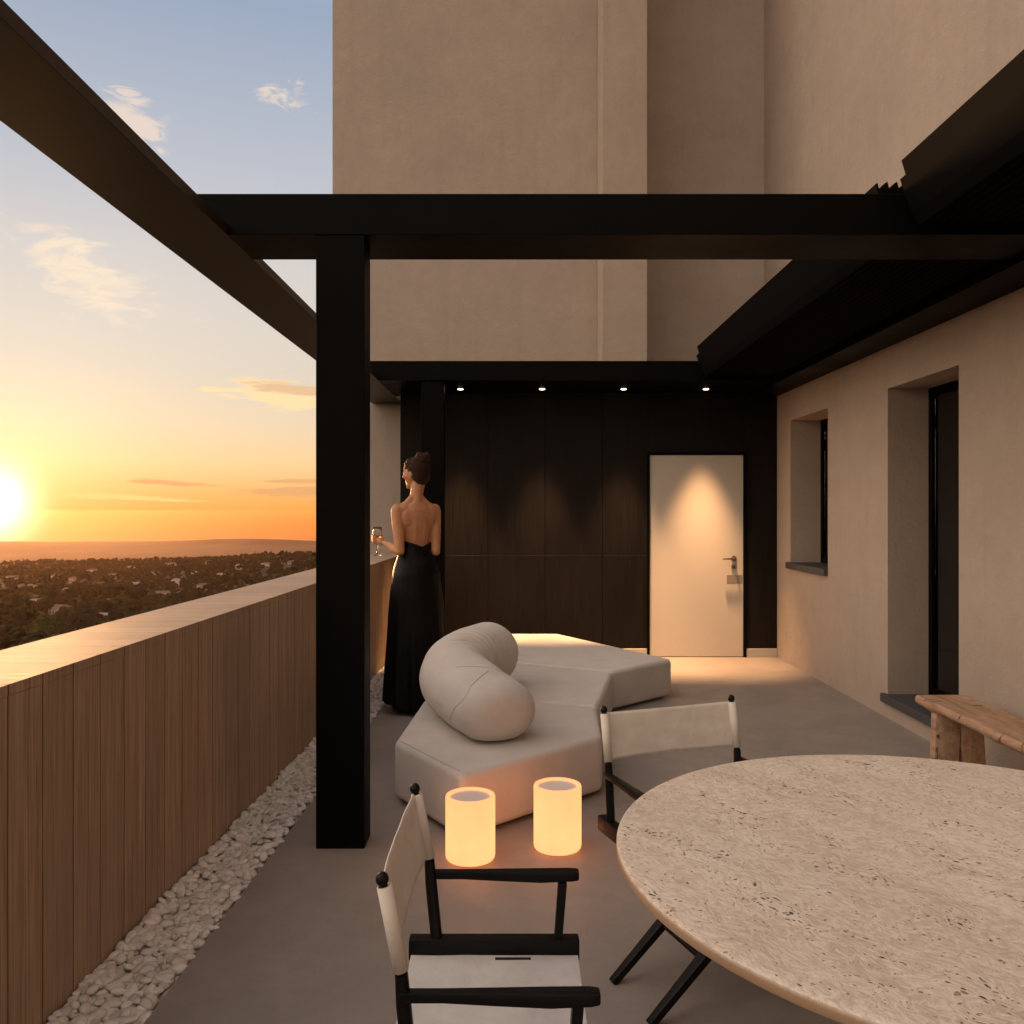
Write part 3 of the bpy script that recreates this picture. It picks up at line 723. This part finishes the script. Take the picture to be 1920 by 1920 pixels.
# ---------------------------------------------------------------- round travertine table
def trav_b(t, b, oc):
    v0 = t.mapping(oc, (1, 1, 1), (0, 0, R(56)))
    warp = t.add('ShaderNodeTexNoise', {'Vector': v0, 'Scale': 7.0, 'Detail': 3.0, 'Roughness': .55}).outputs['Color']
    wv = t.add('ShaderNodeVectorMath', {0: warp, 1: (.5, .5, .5)}, operation='SUBTRACT').outputs[0]
    wv = t.add('ShaderNodeVectorMath', {0: wv, 'Scale': .11}, operation='SCALE').outputs[0]
    v = t.add('ShaderNodeVectorMath', {0: v0, 1: wv}, operation='ADD').outputs[0]
    vs_ = t.mapping(v, (1, 4.4, 1))
    n = t.noise(vs_, 7, 8, .68, .5)
    big = t.noise(t.mapping(v0, (1, 2.2, 1)), 2.3, 5, .6, .5)
    c = t.ramp(n, [(.25, lin(186, 170, 152)), (.42, lin(208, 194, 176)), (.58, lin(218, 206, 188)), (.8, lin(238, 228, 212))])
    c = t.mix(t.maprange(big, .42, .68, 0, .55), c, lin(194, 172, 154))
    # fine swirling light and dark veins
    wvx = t.add('ShaderNodeTexWave', {'Vector': vs_, 'Scale': 7.0, 'Distortion': 16.0, 'Detail': 5.0, 'Detail Scale': 2.2, 'Detail Roughness': .62}, wave_type='BANDS').outputs[1]
    vein = t.maprange(wvx, .84, 1.0, 0, .6, True); c = t.mix(vein, c, lin(236, 222, 206))
    vein2 = t.maprange(wvx, .0, .08, .42, 0, True); c = t.mix(vein2, c, lin(150, 122, 102))
    # pits, in drifts
    drift = t.noise(t.mapping(v, (1, 1.9, 1)), 6.5, 4, .7)
    def pits(scale, stretch, lo, hi, dl, dh, off):
        vo = t.add('ShaderNodeTexVoronoi', {'Vector': t.mapping(v, (1, stretch, 1), loc=off), 'Scale': scale, 'Randomness': 1.0}, feature='F1')
        d = vo.outputs['Distance']; rc = t.add('ShaderNodeSeparateColor', {0: vo.outputs['Color']}).outputs[0]
        sz = t.m('MULTIPLY', t.maprange(rc, .45, .9, 0, 1), t.maprange(drift, dl, dh, 0, 1))
        return t.m('MULTIPLY', t.maprange(t.m('SUBTRACT', d, t.m('MULTIPLY', sz, hi)), lo, 0.0, 0, 1), t.maprange(sz, .0, .05, 0, 1))
    p1 = pits(100, 1.2, .06, .38, .38, .60, (0, 0, 0)); p2 = pits(50, 2.0, .05, .32, .45, .64, (5, 2, 0)); p3 = pits(24, 3.0, .04, .20, .49, .66, (1, 7, 0))
    pit = t.m('MAXIMUM', t.m('MAXIMUM', t.m('MULTIPLY', p1, .7), p2), p3)
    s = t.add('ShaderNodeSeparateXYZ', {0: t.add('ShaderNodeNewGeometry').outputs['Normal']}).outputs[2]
    pit = t.m('MULTIPLY', pit, t.maprange(s, .6, .9, 0, 1))
    c = t.mix(t.m('MULTIPLY', pit, .9), c, lin(62, 42, 30))
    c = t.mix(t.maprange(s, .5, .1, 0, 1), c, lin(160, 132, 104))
    t.l.new(c, b.inputs['Base Color'])
    t.l.new(t.maprange(n, .3, .7, .40, .56), b.inputs['Roughness'])
    bump(t, b, t.m('SUBTRACT', t.m('ADD', t.m('MULTIPLY', n, .25), t.m('MULTIPLY', wvx, .10)), t.m('MULTIPLY', pit, 1.0)), .0022)
TRAV = mat('travertine', (.5, .45, .4), .5, .4, build=trav_b)
tab = empty('round_table', (.934, 1.745, 0), label='large round table with a pitted cream travertine top', cat='table')
bm = B(); RR = .722
lathe(bm, [(RR-.05, .727), (RR-.005, .7275), (RR-.001, .7295), (RR, .732), (RR, .745), (RR-.0015, .7485), (RR-.005, .7503), (RR-.02, .7505), (.3, .7505)], 160)
obj('tabletop', bm, TRAV, tab, smooth=35)
bm = B(); lathe(bm, [(.30, .0), (.30, .012), (.17, .02), (.16, .05), (.16, .62), (.20, .68), (.30, .702), (.30, .7265)], 64)
obj('pedestal', bm, METAL, tab, smooth=35)

# ---------------------------------------------------------------- rustic bench
def rustic_b(t, b, oc):
    v = t.mapping(oc, (9, 1.1, 6)); n = t.noise(v, 2.2, 7, .65, 1.2); g = t.noise(t.mapping(oc, (60, 3, 40)), 1.5, 4, .6)
    c = t.ramp(t.m('ADD', t.m('MULTIPLY', n, .7), t.m('MULTIPLY', g, .3)), [(.3, lin(128, 98, 74)), (.48, lin(172, 138, 110)), (.62, lin(190, 158, 130)), (.78, lin(206, 178, 150))])
    crack = t.maprange(t.noise(t.mapping(oc, (5, 16, 5)), 1.6, 5, .6, .6), .355, .37, .8, 0); c = t.mix(crack, c, lin(70, 44, 30))
    t.l.new(c, b.inputs['Base Color']); bump(t, b, t.m('SUBTRACT', n, crack), .006)
RUST = mat('rustic_elm', (.4, .27, .18), .7, .3, build=rustic_b)
bench = empty('bench', (2.33, 3.75, 0), label='rustic wooden plank bench with a split slab leg against the side wall', cat='bench')
bm = B(); nseg = 60; V_ = []
for i in range(nseg+1):
    t_ = i/nseg; y = -.93+t_*1.85
    e = .012*mn.noise(Vector((y*4.5, 0, 0)))+.006*mn.noise(Vector((y*17, 1, 0)))
    step = .014 if -.1 > y > -.9 else 0
    xl, xr = -.142-e-step, .128+.010*mn.noise(Vector((y*5, 5, 0))); zt = .450+.002*mn.noise(Vector((y*6, 2, 0))); zb = .395+.008*mn.noise(Vector((y*7, 3, 0)))
    V_.append([bm.verts.new(p) for p in ((xl+.010, y, zt), (xr, y, zt), (xr, y, zb), (xl+.022, y, zb), (xl+.002, y, zb+.014), (xl-.004+.004*mn.noise(Vector((y*30, 0, 1))), y, (zt+zb)/2+.004), (xl, y, zt-.009))])
for a, b_ in zip(V_, V_[1:]):
    for k_ in range(7): bm.faces.new((a[k_], a[(k_+1) % 7], b_[(k_+1) % 7], b_[k_]))
bm.faces.new(V_[0]); bm.faces.new(V_[-1][::-1]); bmesh.ops.recalc_face_normals(bm, faces=bm.faces)
obj('seat', bm, RUST, bench, smooth=40)
def slab_leg(y):
    bm = B()
    for pts in ([(-.128, .397), (-.142, .0), (-.022, .0), (-.004, .22), (.0005, .397)], [(.0015, .397), (.003, .22), (.032, .0), (.142, .0), (.116, .397)]):
        lo = [bm.verts.new((x, y-.028, z)) for x, z in pts]; hi = [bm.verts.new((x, y+.028, z)) for x, z in pts]
        bm.faces.new(lo); bm.faces.new(hi[::-1])
        for i in range(5): j = (i+1) % 5; bm.faces.new((lo[i], hi[i], hi[j], lo[j]))
    bmesh.ops.recalc_face_normals(bm, faces=bm.faces); bevel(bm, .004, 2)
    o = obj('leg', bm, RUST, bench, smooth=40)
slab_leg(.74); slab_leg(-.72)

# ---------------------------------------------------------------- the woman at the parapet
SKIN = mat('skin', (.46, .21, .10), .48, .4, build=lambda t, b, oc: (
    t.l.new(t.ramp(t.noise(oc, 16, 4, .6), [(.3, (.42, .185, .085, 1)), (.7, (.50, .235, .11, 1))]), b.inputs['Base Color']), bump(t, b, t.noise(oc, 300, 2), .0004)))
HAIR = mat('dark_brown_hair', (.035, .014, .008), .5, .2, build=lambda t, b, oc: (
    t.l.new(t.ramp(t.noise(t.mapping(oc, (30, 30, 120)), 2.5, 5, .65, 1.5), [(.36, (.005, .0025, .0018, 1)), (.62, (.070, .026, .011, 1))]), b.inputs['Base Color']),
    bump(t, b, t.noise(t.mapping(oc, (26, 26, 90)), 3, 5, .7, 2.0), .012)))
DRESS = mat('black_satin_dress', (.003, .003, .003), .42, .14, build=lambda t, b, oc: bump(t, b, t.noise(t.mapping(oc, (18, 18, 1.2)), 2, 4, .6, .4), .006))
SHOE = mat('dark_red_leather', (.05, .014, .008), .35, .5)
PC = Vector((-.735, 6.30, 0)); fw = Vector((-.5, .866, 0)); lf = Vector((-.866, -.5, 0))
woman = empty('person', (PC.x, PC.y, 0), label='woman with pinned-up dark hair in a backless black dress by the parapet', cat='person')
def P(f, l, z): return fw*f+lf*l+Vector((0, 0, z))          # forward, towards her left, up
bm = B()
# torso: stacked ellipses (centre forward, half width, half depth)
TS = [(.94, -.005, .150, .118), (1.00, -.01, .160, .124), (1.06, -.005, .150, .112), (1.12, .0, .126, .092), (1.17, .004, .112, .082), (1.22, .006, .112, .083), (1.29, .006, .124, .092), (1.36, .004, .136, .098), (1.42, -.004, .142, .094), (1.465, -.012, .138, .078), (1.50, -.016, .105, .058), (1.525, -.016, .062, .048)]
def loft(bm, secs, n=40):
    rs = []
    for z, f, a, b_ in secs:
        rs.append([bm.verts.new(P(f+b_*math.cos(t*2*math.pi/n), a*math.sin(t*2*math.pi/n), z)) for t in range(n)])
    for r0, r1 in zip(rs, rs[1:]):
        for k_ in range(n): bm.faces.new((r0[k_], r0[(k_+1) % n], r1[(k_+1) % n], r1[k_]))
    bm.faces.new(rs[0][::-1]); bm.faces.new(rs[-1])
loft(bm, TS)
RT = Matrix((fw, lf, (0, 0, 1))).transposed()
for s in (1, -1):
    ball(bm, P(.075, s*.062, 1.355), (.050, .052, .056), RT)                    # bust
    ball(bm, P(-.052, s*.078, 1.405), (.034, .062, .085), RT)                   # shoulder blade
    ball(bm, P(-.012, s*.148, 1.458), (.048, .050, .056), RT); ball(bm, P(-.016, s*.105, 1.468), (.052, .060, .044), RT); ball(bm, P(-.010, s*.158, 1.425), (.040, .034, .060), RT)                   # shoulder cap
    ball(bm, P(-.05, s*.065, .99), (.060, .070, .075), RT)
# neck and head; the head is turned further to her left
hf = Vector((-.86, .51, 0)).normalized(); hl = Vector((-.51, -.86, 0)); RH = Matrix((hf, hl, (0, 0, 1))).transposed()
HC = P(.025, .0, 1.735)+Vector((.012, 0, 0))
def H(f, l, z): return HC+hf*f+hl*l+Vector((0, 0, z))
tube(bm, [P(-.018, 0, 1.47), P(-.008, .0, 1.56), HC+Vector((.022, -.0, -.05))], [(.062, .056), (.047, .047), (.050, .052)], 24)
for s in (1, -1):
    tube(bm, [P(-.014, s*.028, 1.565), P(-.018, s*.075, 1.505), P(-.014, s*.135, 1.468)], [.024, .032, .038], 14, closed_round=True)
    tube(bm, [P(-.050, s*.028, 1.20), P(-.070, s*.030, 1.28), P(-.072, s*.036, 1.38), P(-.055, s*.03, 1.47)], [.016, .020, .022, .018], 12, closed_round=True)
ball(bm, H(-.012, 0, .030), (.092, .072, .088), RH, 3)                            # skull
ball(bm, H(.030, 0, -.012), (.062, .060, .085), RH, 3)                            # face
ball(bm, H(.038, 0, -.078), (.042, .043, .038), RH, 3)                            # jaw
ball(bm, H(.064, 0, -.100), (.020, .021, .016), RH)                               # chin
ball(bm, H(.078, 0, .035), (.020, .045, .034), RH)                                # brow
tube(bm, [H(.084, 0, .014), H(.091, 0, -.010), H(.096, 0, -.025)], [.009, .010, .011], 10, closed_round=True)   # nose
ball(bm, H(.083, 0, -.057), (.012, .022, .007), RH); ball(bm, H(.081, 0, -.070), (.012, .019, .008), RH)        # lips
for s in (1, -1):
    ball(bm, H(.070, s*.040, -.024), (.022, .020, .020), RH)                      # cheeks
    ball(bm, H(-.004, s*.070, -.012), (.016, .007, .030), RH)                     # ears
    ball(bm, H(.082, s*.030, .004), (.012, .017, .010), RH)                       # eyelids
# arms
def arm(sh, el_, wr):
    sh, el_, wr = map(Vector, (sh, el_, wr)); m_ = (sh+el_)/2
    tube(bm, [sh, sh.lerp(el_, .35), sh.lerp(el_, .8), el_], [.047, .044, .037, .034], 16, closed_round=True)
    tube(bm, [el_, el_.lerp(wr, .3), el_.lerp(wr, .75), wr], [.034, .036, .025, .0205], 16, closed_round=True)
LS = P(-.010, .150, 1.450); RS = P(-.010, -.150, 1.450)
LE = Vector((-.833, 6.165, 1.165))-PC; LW = Vector((-.968, 6.33, 1.222))-PC
RE = Vector((-.588, 6.315, 1.160))-PC; RW = Vector((-.755, 6.50, 1.19))-PC
arm(LS, LE, LW); arm(RS, RE, RW)
# left hand round the glass bowl
GP = Vector((-1.030, 6.378, 1.247))-PC                     # centre of the grip
fd = (GP-LW).normalized(); pu = Vector((0, 0, 1)); sd_ = fd.cross(pu).normalized()       # sd_ points away from the camera's side
palm = LW+fd*.035+sd_*-.012
ball(bm, palm, (.020, .034, .030), Matrix((sd_, fd, pu)).transposed())
for i, (dz, r0) in enumerate(((.026, .0085), (.008, .009), (-.010, .0085), (-.027, .0075))):
    b0 = palm+fd*.022+pu*dz+sd_*-.006
    k1 = GP+pu*dz*.9+sd_*-.042-fd*.004; k2 = GP+pu*dz*.85+fd*.036-sd_*.022; k3 = GP+pu*dz*.8+fd*.040+sd_*.008
    tube(bm, [b0, k1, k2, k3], [r0, r0, r0*.9, r0*.8], 10, closed_round=True)
tube(bm, [palm+pu*.008+sd_*.014-fd*.01, GP+sd_*.030-fd*.022+pu*.012, GP+sd_*.040+fd*.006+pu*.016], [.011, .010, .0085], 10, closed_round=True)
# right hand, relaxed in front of her waist
fd2 = (RW-RE).normalized(); p2_ = RW+fd2*.045
ball(bm, p2_, (.018, .030, .036), Matrix((fd2.cross(pu).normalized(), pu, fd2)).transposed())
for i in range(4):
    o_ = pu*(.022-.015*i); a = p2_+fd2*.028+o_; tube(bm, [a, a+fd2*.03+lf*.006, a+fd2*.046+lf*.020], [.0085, .008, .007], 8, closed_round=True)
tube(bm, [p2_-fd2*.01+pu*.024, p2_+fd2*.022+pu*.048+lf*.01], [.010, .008], 8, closed_round=True)
# legs
for s in (1, -1):
    tube(bm, [P(-.005, s*.075, .96), P(.0, s*.08, .52), P(-.012, s*.082, .12)], [.072, .055, .036], 18, closed_round=True)
    tube(bm, [P(-.02, s*.082, .09), P(.06, s*.085, .045), P(.13, s*.09, .028)], [.034, .032, .022], 12, closed_round=True)
obj('body', remeshed(bm, .0052, 9), SKIN, woman, smooth=True)
# dress: columns from the hem up to an edge that dips to the waist behind
secs = sorted([(0.03, -.03, .262, .225), (.20, -.025, .250, .205), (.45, -.02, .232, .175), (.70, -.012, .212, .158), (.85, -.012, .198, .152)] + [(.94, -.013, .184, .146), (1.00, -.016, .178, .142), (1.06, -.010, .163, .128), (1.12, -.002, .139, .104), (1.17, .003, .122, .091)] + [(z, f, a+.011, b_+.009) for z, f, a, b_ in TS if 1.2 < z < 1.45])
def sec_at(z):
    for s0, s1 in zip(secs, secs[1:]):
        if s0[0] <= z <= s1[0]:
            t = (z-s0[0])/(s1[0]-s0[0]); return [a+(b_-a)*t for a, b_ in zip(s0, s1)]
    return secs[0] if z < secs[0][0] else secs[-1]
bm = B(); na, nz = 120, 90; V_ = []
for k_ in range(na):
    a = 2*math.pi*k_/na; c = math.cos(a)                     # a = 0 is the front
    top = 1.196+.045*min(1, abs(math.sin(a-.12))*1.05) if c < -.2 else None
    if top is None: top = 1.238+(1.425-1.238)*min(1, (c+.2)/.55)**.8
    hem = .035+.07*max(0, math.sin(a+.5))**2
    colm = []
    for j in range(nz+1):
        t = j/nz; z = hem+(top-hem)*t
        _, f, wa, wb = sec_at(z)
        fl = max(0, 1-z/1.0); rip = 1+fl*(.050*math.sin(9*a+1.3*math.sin(3*a)+fl*.8)+.022*math.sin(21*a+fl*2))
        bust = .045*math.exp(-((z-1.355)/.055)**2)*max(0, c)**1.2*(.55+.45*math.cos(2*(abs(a if a < math.pi else 2*math.pi-a)-.7)))
        flare = 1-.0*fl
        x_ = f+(wb*rip+bust)*math.cos(a); y_ = wa*rip*math.sin(a)
        colm.append(bm.verts.new(P(x_, y_, z)))
    V_.append(colm)
for k_ in range(na):
    A, Bc = V_[k_], V_[(k_+1) % na]
    for j in range(nz): bm.faces.new((A[j], Bc[j], Bc[j+1], A[j+1]))
dr = obj('dress', bm, DRESS, woman, smooth=True); sm = dr.modifiers.new('t', 'SOLIDIFY'); sm.thickness = .003; sm.offset = 1
bm = B()
for s in (1, -1): tube(bm, [P(.085, s*.075, 1.41), P(.055, s*.080, 1.47), P(.01, s*.062, 1.52), P(-.03, s*.035, 1.545)], [(.006, .002)]*4, 8)
obj('strap', bm, DRESS, woman, smooth=True)
# hair swept up into a loose bun
bm = B()
ball(bm, H(-.026, 0, .036), (.092, .079, .090), RH, 4); ball(bm, H(-.046, 0, -.012), (.066, .071, .072), RH, 4); ball(bm, H(.018, 0, .060), (.074, .070, .058), RH, 4)
ball(bm, H(-.050, 0, -.052), (.046, .050, .036), RH, 3)
for i in range(9):
    a = i*.7; ball(bm, H(-.066+.024*math.cos(a), .024*math.sin(a), .112+.012*math.sin(a*2.3)), .034, None, 3)
for v in bm.verts: v.co += v.co.normalized()*(.010 if v.co.z > HC.z+.085 else .004)*mn.noise(v.co*46)+Vector((0, 0, .003*mn.noise(v.co*90)))
hm = remeshed(bm, .0042, 1)
for v in hm.vertices:
    q = v.co-HC; ang = math.atan2(q.dot(hl), q.z-.03); v.co += v.normal*(.0016*math.sin(ang*34+5*mn.noise(v.co*18))+(.004*mn.noise(v.co*70) if q.z > .09 else 0))
hr = obj('hair', hm, HAIR, woman, smooth=True)
for i in range(34):
    bm = B()
    rnd = random.Random(i)
    if i < 12: a = rnd.uniform(0, 6.28); s0 = H(-.066+.05*math.cos(a), .045*math.sin(a), .11+rnd.uniform(-.02, .04)); d = Vector((rnd.uniform(-.02, .02), rnd.uniform(-.02, .02), rnd.uniform(0, .02)))
    else: s0 = H(-.085+rnd.uniform(0, .03), rnd.uniform(-.06, .06), rnd.uniform(-.08, .05)); d = Vector((rnd.uniform(-.01, .02), rnd.uniform(-.02, .01), rnd.uniform(-.035, -.005)))
    tube(bm, [s0, s0+d*.5+Vector((.003, 0, .002)), s0+d], [.0011, .0009, .0004], 5)
    obj('loose_strand', bm, HAIR, woman, smooth=True)
for s in (1, -1):
    bm = B(); tube(bm, [P(-.065, s*.082, .052), P(.0, s*.084, .040), P(.07, s*.087, .026), P(.155, s*.092, .018)], [(.030, .036), (.034, .034), (.040, .026), (.026, .016)], 16, closed_round=True)
    tube(bm, [P(-.075, s*.082, .002), P(-.068, s*.082, .05)], [.010, .022], 10)
    obj('shoe', bm, SHOE, woman, smooth=True)

# wine glass in her hand
gl = empty('wine_glass', tuple(GP+PC), label='stemmed wine glass half full of rose wine in the hand of the woman', cat='glass')
bm = B(); zc = -.02
outer = [(.032, -.122), (.031, -.1195), (.012, -.117), (.004, -.112), (.0034, -.045), (.008, -.040), (.026, -.026), (.035, -.004), (.0368, .020), (.0345, .055), (.0305, .092)]
innr = [(.0297, .092), (.0336, .055), (.0358, .020), (.0340, -.003), (.025, -.024), (.006, -.036), (.0002, -.037)]
lathe(bm, outer+innr, 40, (0, 0, 0), True, False); obj('bowl', bm, CLEAR, gl, smooth=True)
bm = B(); lathe(bm, [(.0003, -.0365), (.0245, -.0237), (.0336, -.003), (.0354, .020), (.0349, .030), (.0003, .030)], 40, (0, 0, 0), False, False); obj('wine', bm, WINE, gl, smooth=40)

# ---------------------------------------------------------------- the town and the woods below
def leafmat(name, c1, c2):
    def f(t, b, oc):
        oi = t.add('ShaderNodeObjectInfo').outputs['Random']; ri = t.add('ShaderNodeNewGeometry').outputs['Random Per Island']
        r_ = t.m('FRACT', t.m('ADD', t.m('MULTIPLY', oi, 3.7), t.m('MULTIPLY', ri, .55)))
        t.l.new(t.mix(t.noise(oc, .5, 3), t.ramp(r_, [(0, c1), (.6, c2), (1, var(c2, 1.5))]), var(c1, .6)), b.inputs['Base Color'])
    return mat(name, c1, .9, .04, build=f)
LEAF = leafmat('dark_foliage', (.007, .008, .004, 1), (.018, .019, .007, 1))
LEAF2 = leafmat('olive_foliage', (.020, .025, .006, 1), (.055, .058, .015, 1))
BARK = mat('bark', (.05, .035, .025), .95, .1)
def crown_bm(seed, h, wd, lumps=16, sub=1, conifer=False):
    rnd = random.Random(seed); bm = B()
    for i in range(lumps):
        if conifer: t = rnd.random()**1.2; r_ = wd*.5*(1-t)*.8; z = h*(.16+.84*t); rad = wd*(.24-.16*t)
        else: t = rnd.random(); r_ = wd*.36*math.sqrt(rnd.random()); z = h*(.36+.50*t*(1-(r_/(wd*.5))**2*.7)); rad = wd*rnd.uniform(.13, .22)
        a = rnd.uniform(0, 6.28)
        vs = ball(bm, (r_*math.cos(a), r_*math.sin(a), z), (rad, rad, rad*rnd.uniform(.7, 1.0)), None, sub)
        for v in vs: v.co += Vector((rnd.uniform(-1, 1), rnd.uniform(-1, 1), rnd.uniform(-1, 1)))*rad*.28
    return bm
TV = []
for i, (h, wd, lumps, con, m_) in enumerate(((9, 10, 26, 0, LEAF), (7.5, 8.5, 24, 0, LEAF), (8, 9, 24, 0, LEAF2), (11, 5.5, 26, 1, LEAF), (10, 12, 30, 0, LEAF), (6, 7, 20, 0, LEAF2))):
    me = bpy.data.meshes.new('crown'); b2 = crown_bm(i, h, wd, lumps, 2, con); b2.to_mesh(me); b2.free(); me.materials.append(m_)
    mt = bpy.data.meshes.new('trunk'); b2 = B(); tube(b2, [(0, 0, -1.5), (0, 0, h*.2), (.1, .1, h*.55)], [.35, .28, .12], 7)
    for a in (0, 2.1, 4.2): tube(b2, [(0, 0, h*.25), (math.cos(a)*wd*.2, math.sin(a)*wd*.2, h*.5)], [.16, .07], 5)
    b2.to_mesh(mt); b2.free(); mt.materials.append(BARK)
    TV.append((me, mt, h, wd))
TLAB = ['broad dark round-crowned tree among the roofs below the terrace', 'small dark bushy tree among the roofs below the terrace', 'olive green domed tree among the roofs below the terrace', 'narrow dark conifer among the roofs below the terrace', 'very wide dark spreading tree in the valley below the terrace', 'low olive green bushy tree in the valley below the terrace']
def in_view(x, y, z, m_=40):
    px, py = VX+F*x/y, VY-F*(z-CZ)/y
    if not -m_ < px < 592+m_: return False
    lim = 1220-.2615*px
    return 1030 < py < lim+m_*.8
rt = random.Random(11)
# houses first
HW = [mat('house_render_'+s, c, .9, .2) for s, c in (('pink', (.34, .25, .21)), ('white', (.50, .45, .40)), ('tan', (.28, .22, .17)))]
HR = [mat('house_roof_'+s, c, .8, .2) for s, c in (('grey', (.11, .09, .085)), ('brown', (.11, .06, .045)), ('pale', (.24, .19, .17)))]
HWIN = mat('house_window', (.03, .03, .035), .2, .5)
HL = [('pink', 'grey'), ('white', 'brown'), ('tan', 'pale')]
placed = []
def town_house(x, y, ln, wd, h, rz, kw, kr, lab=None):
    z = min(TZ(x+a, y+b_) for a in (-ln/2, ln/2) for b_ in (-wd/2, wd/2))-.3
    t = empty('town_house', (x, y, z), rz, label=lab, cat='house', group='houses in the wooded town below')
    bm = B(); box(bm, -ln/2, ln/2, -wd/2, wd/2, 0, h+1.2); obj('wall', bm, HW[kw], t)
    bm = B(); e = .6; rh = wd*.22
    v = [(-ln/2-e, -wd/2-e, h+1.2), (ln/2+e, -wd/2-e, h+1.2), (ln/2+e, wd/2+e, h+1.2), (-ln/2-e, wd/2+e, h+1.2), (-ln/2+wd*.25, 0, h+1.2+rh), (ln/2-wd*.25, 0, h+1.2+rh)]
    v = [bm.verts.new(p) for p in v]
    for f in ((0, 1, 5, 4), (1, 2, 5), (2, 3, 4, 5), (3, 0, 4), (3, 2, 1, 0)): bm.faces.new([v[i] for i in f])
    obj('roof', bm, HR[kr], t)
    for i in range(int(ln//3.4)):
        xx = -ln/2+1.6+i*3.4
        bm = B(); box(bm, xx, xx+1.4, -wd/2-.05, -wd/2+.02, 1.9, 3.2); obj('window', bm, HWIN, t)
    placed.append((x, y, ln*.62)); return t
WN = ['pink', 'white', 'tan']; RN = ['grey', 'brown', 'pale']
def ray_to_land(px, py):
    d = 250.0
    while d < 2200:
        if CZ-(py-VY)/F*d <= TZ((px-VX)/F*d, d): return (px-VX)/F*d, d
        d += 4
    return None
town_house(*ray_to_land(34, 1200), 17, 10, 4.2, .08, 1, 0, 'white house with a grey hipped roof, the lowest and nearest house to the terrace')
combos = [(a, b_, c, d) for c in (0, 1) for d in (0, 1) for a in range(3) for b_ in range(3)]; rt.shuffle(combos)
for px, py in ((115, 1153), (165, 1150), (75, 1140), (190, 1172), (205, 1122), (128, 1112), (20, 1132), (140, 1093), (60, 1108), (255, 1100), (232, 1140), (300, 1125), (290, 1078), (330, 1098), (382, 1108), (360, 1075), (415, 1082), (448, 1068), (480, 1074), (175, 1076), (110, 1084), (215, 1086), (245, 1070), (500, 1061), (25, 1090), (320, 1063), (395, 1060), (545, 1058), (92, 1125), (270, 1145), (150, 1128), (190, 1100), (345, 1120), (30, 1160), (90, 1168), (228, 1160)):
    q = ray_to_land(px, py)
    if not q: continue
    kw, kr, big, tall = combos.pop()
    town_house(q[0], q[1], rt.uniform(15, 18) if big else rt.uniform(9, 11.5), rt.uniform(8, 10), rt.uniform(5.0, 5.8) if tall else rt.uniform(2.7, 3.2), rt.uniform(-.7, .7), kw, kr, '%s %s %s house with a %s roof among the trees below' % ('long' if big else 'short', 'two-storey' if tall else 'single-storey', WN[kw], RN[kr]))
ntree = 0; mass = []
tries = 0
while tries < 26000 and len(mass) < 3400:
    tries += 1
    d = 300+1450*rt.random()**.85; u = rt.uniform(-.64, -.20); x = u*d
    z = TZ(x, d)
    if not in_view(x, d, z+4): continue
    if any(abs(x-a) < r_*1.05 and -r_*3.4 < d-b_ < r_*.7 for a, b_, r_ in placed): continue
    mass.append((d, x, z))
mass.sort()
keep = []
cell = {}
for d, x, z in mass:                                        # thin them so crowns stand apart
    g = 9.5 if d < 800 else 9.5
    kx, ky = int(x//g), int(d//g)
    if any((kx+i, ky+j) in cell and math.hypot(cell[kx+i, ky+j][0]-x, cell[kx+i, ky+j][1]-d) < g*.92 for i in (-1, 0, 1) for j in (-1, 0, 1)): continue
    cell[kx, ky] = (x, d); keep.append((d, x, z))
for d, x, z in keep[:270]:
    i = rt.choices(range(6), (5, 5, 3, 1, 3, 3))[0]; me, mt, h, wd = TV[i]; s = rt.uniform(1.0, 1.65)
    t = empty('tree', (x, d, z-.3), rt.uniform(0, 6.28), label=TLAB[i], cat='tree', group='trees among the houses below the terrace'); t.scale = (s, s, s)
    for nm, m_ in (('crown', me), ('trunk', mt)):
        o = bpy.data.objects.new(nm, m_); COL.objects.link(o); o.parent = t
vv, ff = [], []
low = []
for i in range(8):
    b2 = crown_bm(50+i, 8, 8.5, 7, 1, i == 7); low.append(([v.co.copy() for v in b2.verts], [[v.index for v in f.verts] for f in b2.faces])) if not b2.verts.index_update() else None; b2.free()
for d, x, z in keep[270:]:
    vs, fs = rt.choice(low); base = len(vv); s = rt.uniform(.95, 1.5); a = rt.uniform(0, 6.28); c, s_ = math.cos(a)*s, math.sin(a)*s
    vv.extend((x+v.x*c-v.y*s_, d+v.x*s_+v.y*c, z-1+v.z*s) for v in vs); ff.extend([i+base for i in f] for f in fs)
me = bpy.data.meshes.new('distant_woods'); me.from_pydata(vv, [], ff); me.update()
obj('distant_woods', me, LEAF, kind='stuff', label='dark woods covering the ridge beyond the town', cat='woods')
print('TREES', len(keep), 'faces', len(ff))

# ---------------------------------------------------------------- haze over the plain
hz = bpy.data.materials.new('haze'); hz.use_nodes = True; hz.node_tree.nodes.clear(); t = NT(hz.node_tree)
pv = t.add('ShaderNodeVolumePrincipled', {'Color': (1, .62, .40, 1), 'Density': 1.5e-5, 'Anisotropy': .76})
t.add('ShaderNodeOutputMaterial', {'Volume': pv.outputs[0]})
bm = B(); box(bm, -15200, 15200, -3100, 8650, -345, 13.6)
obj('haze', bm, hz, kind='stuff', label='warm evening haze over the valley', cat='haze')
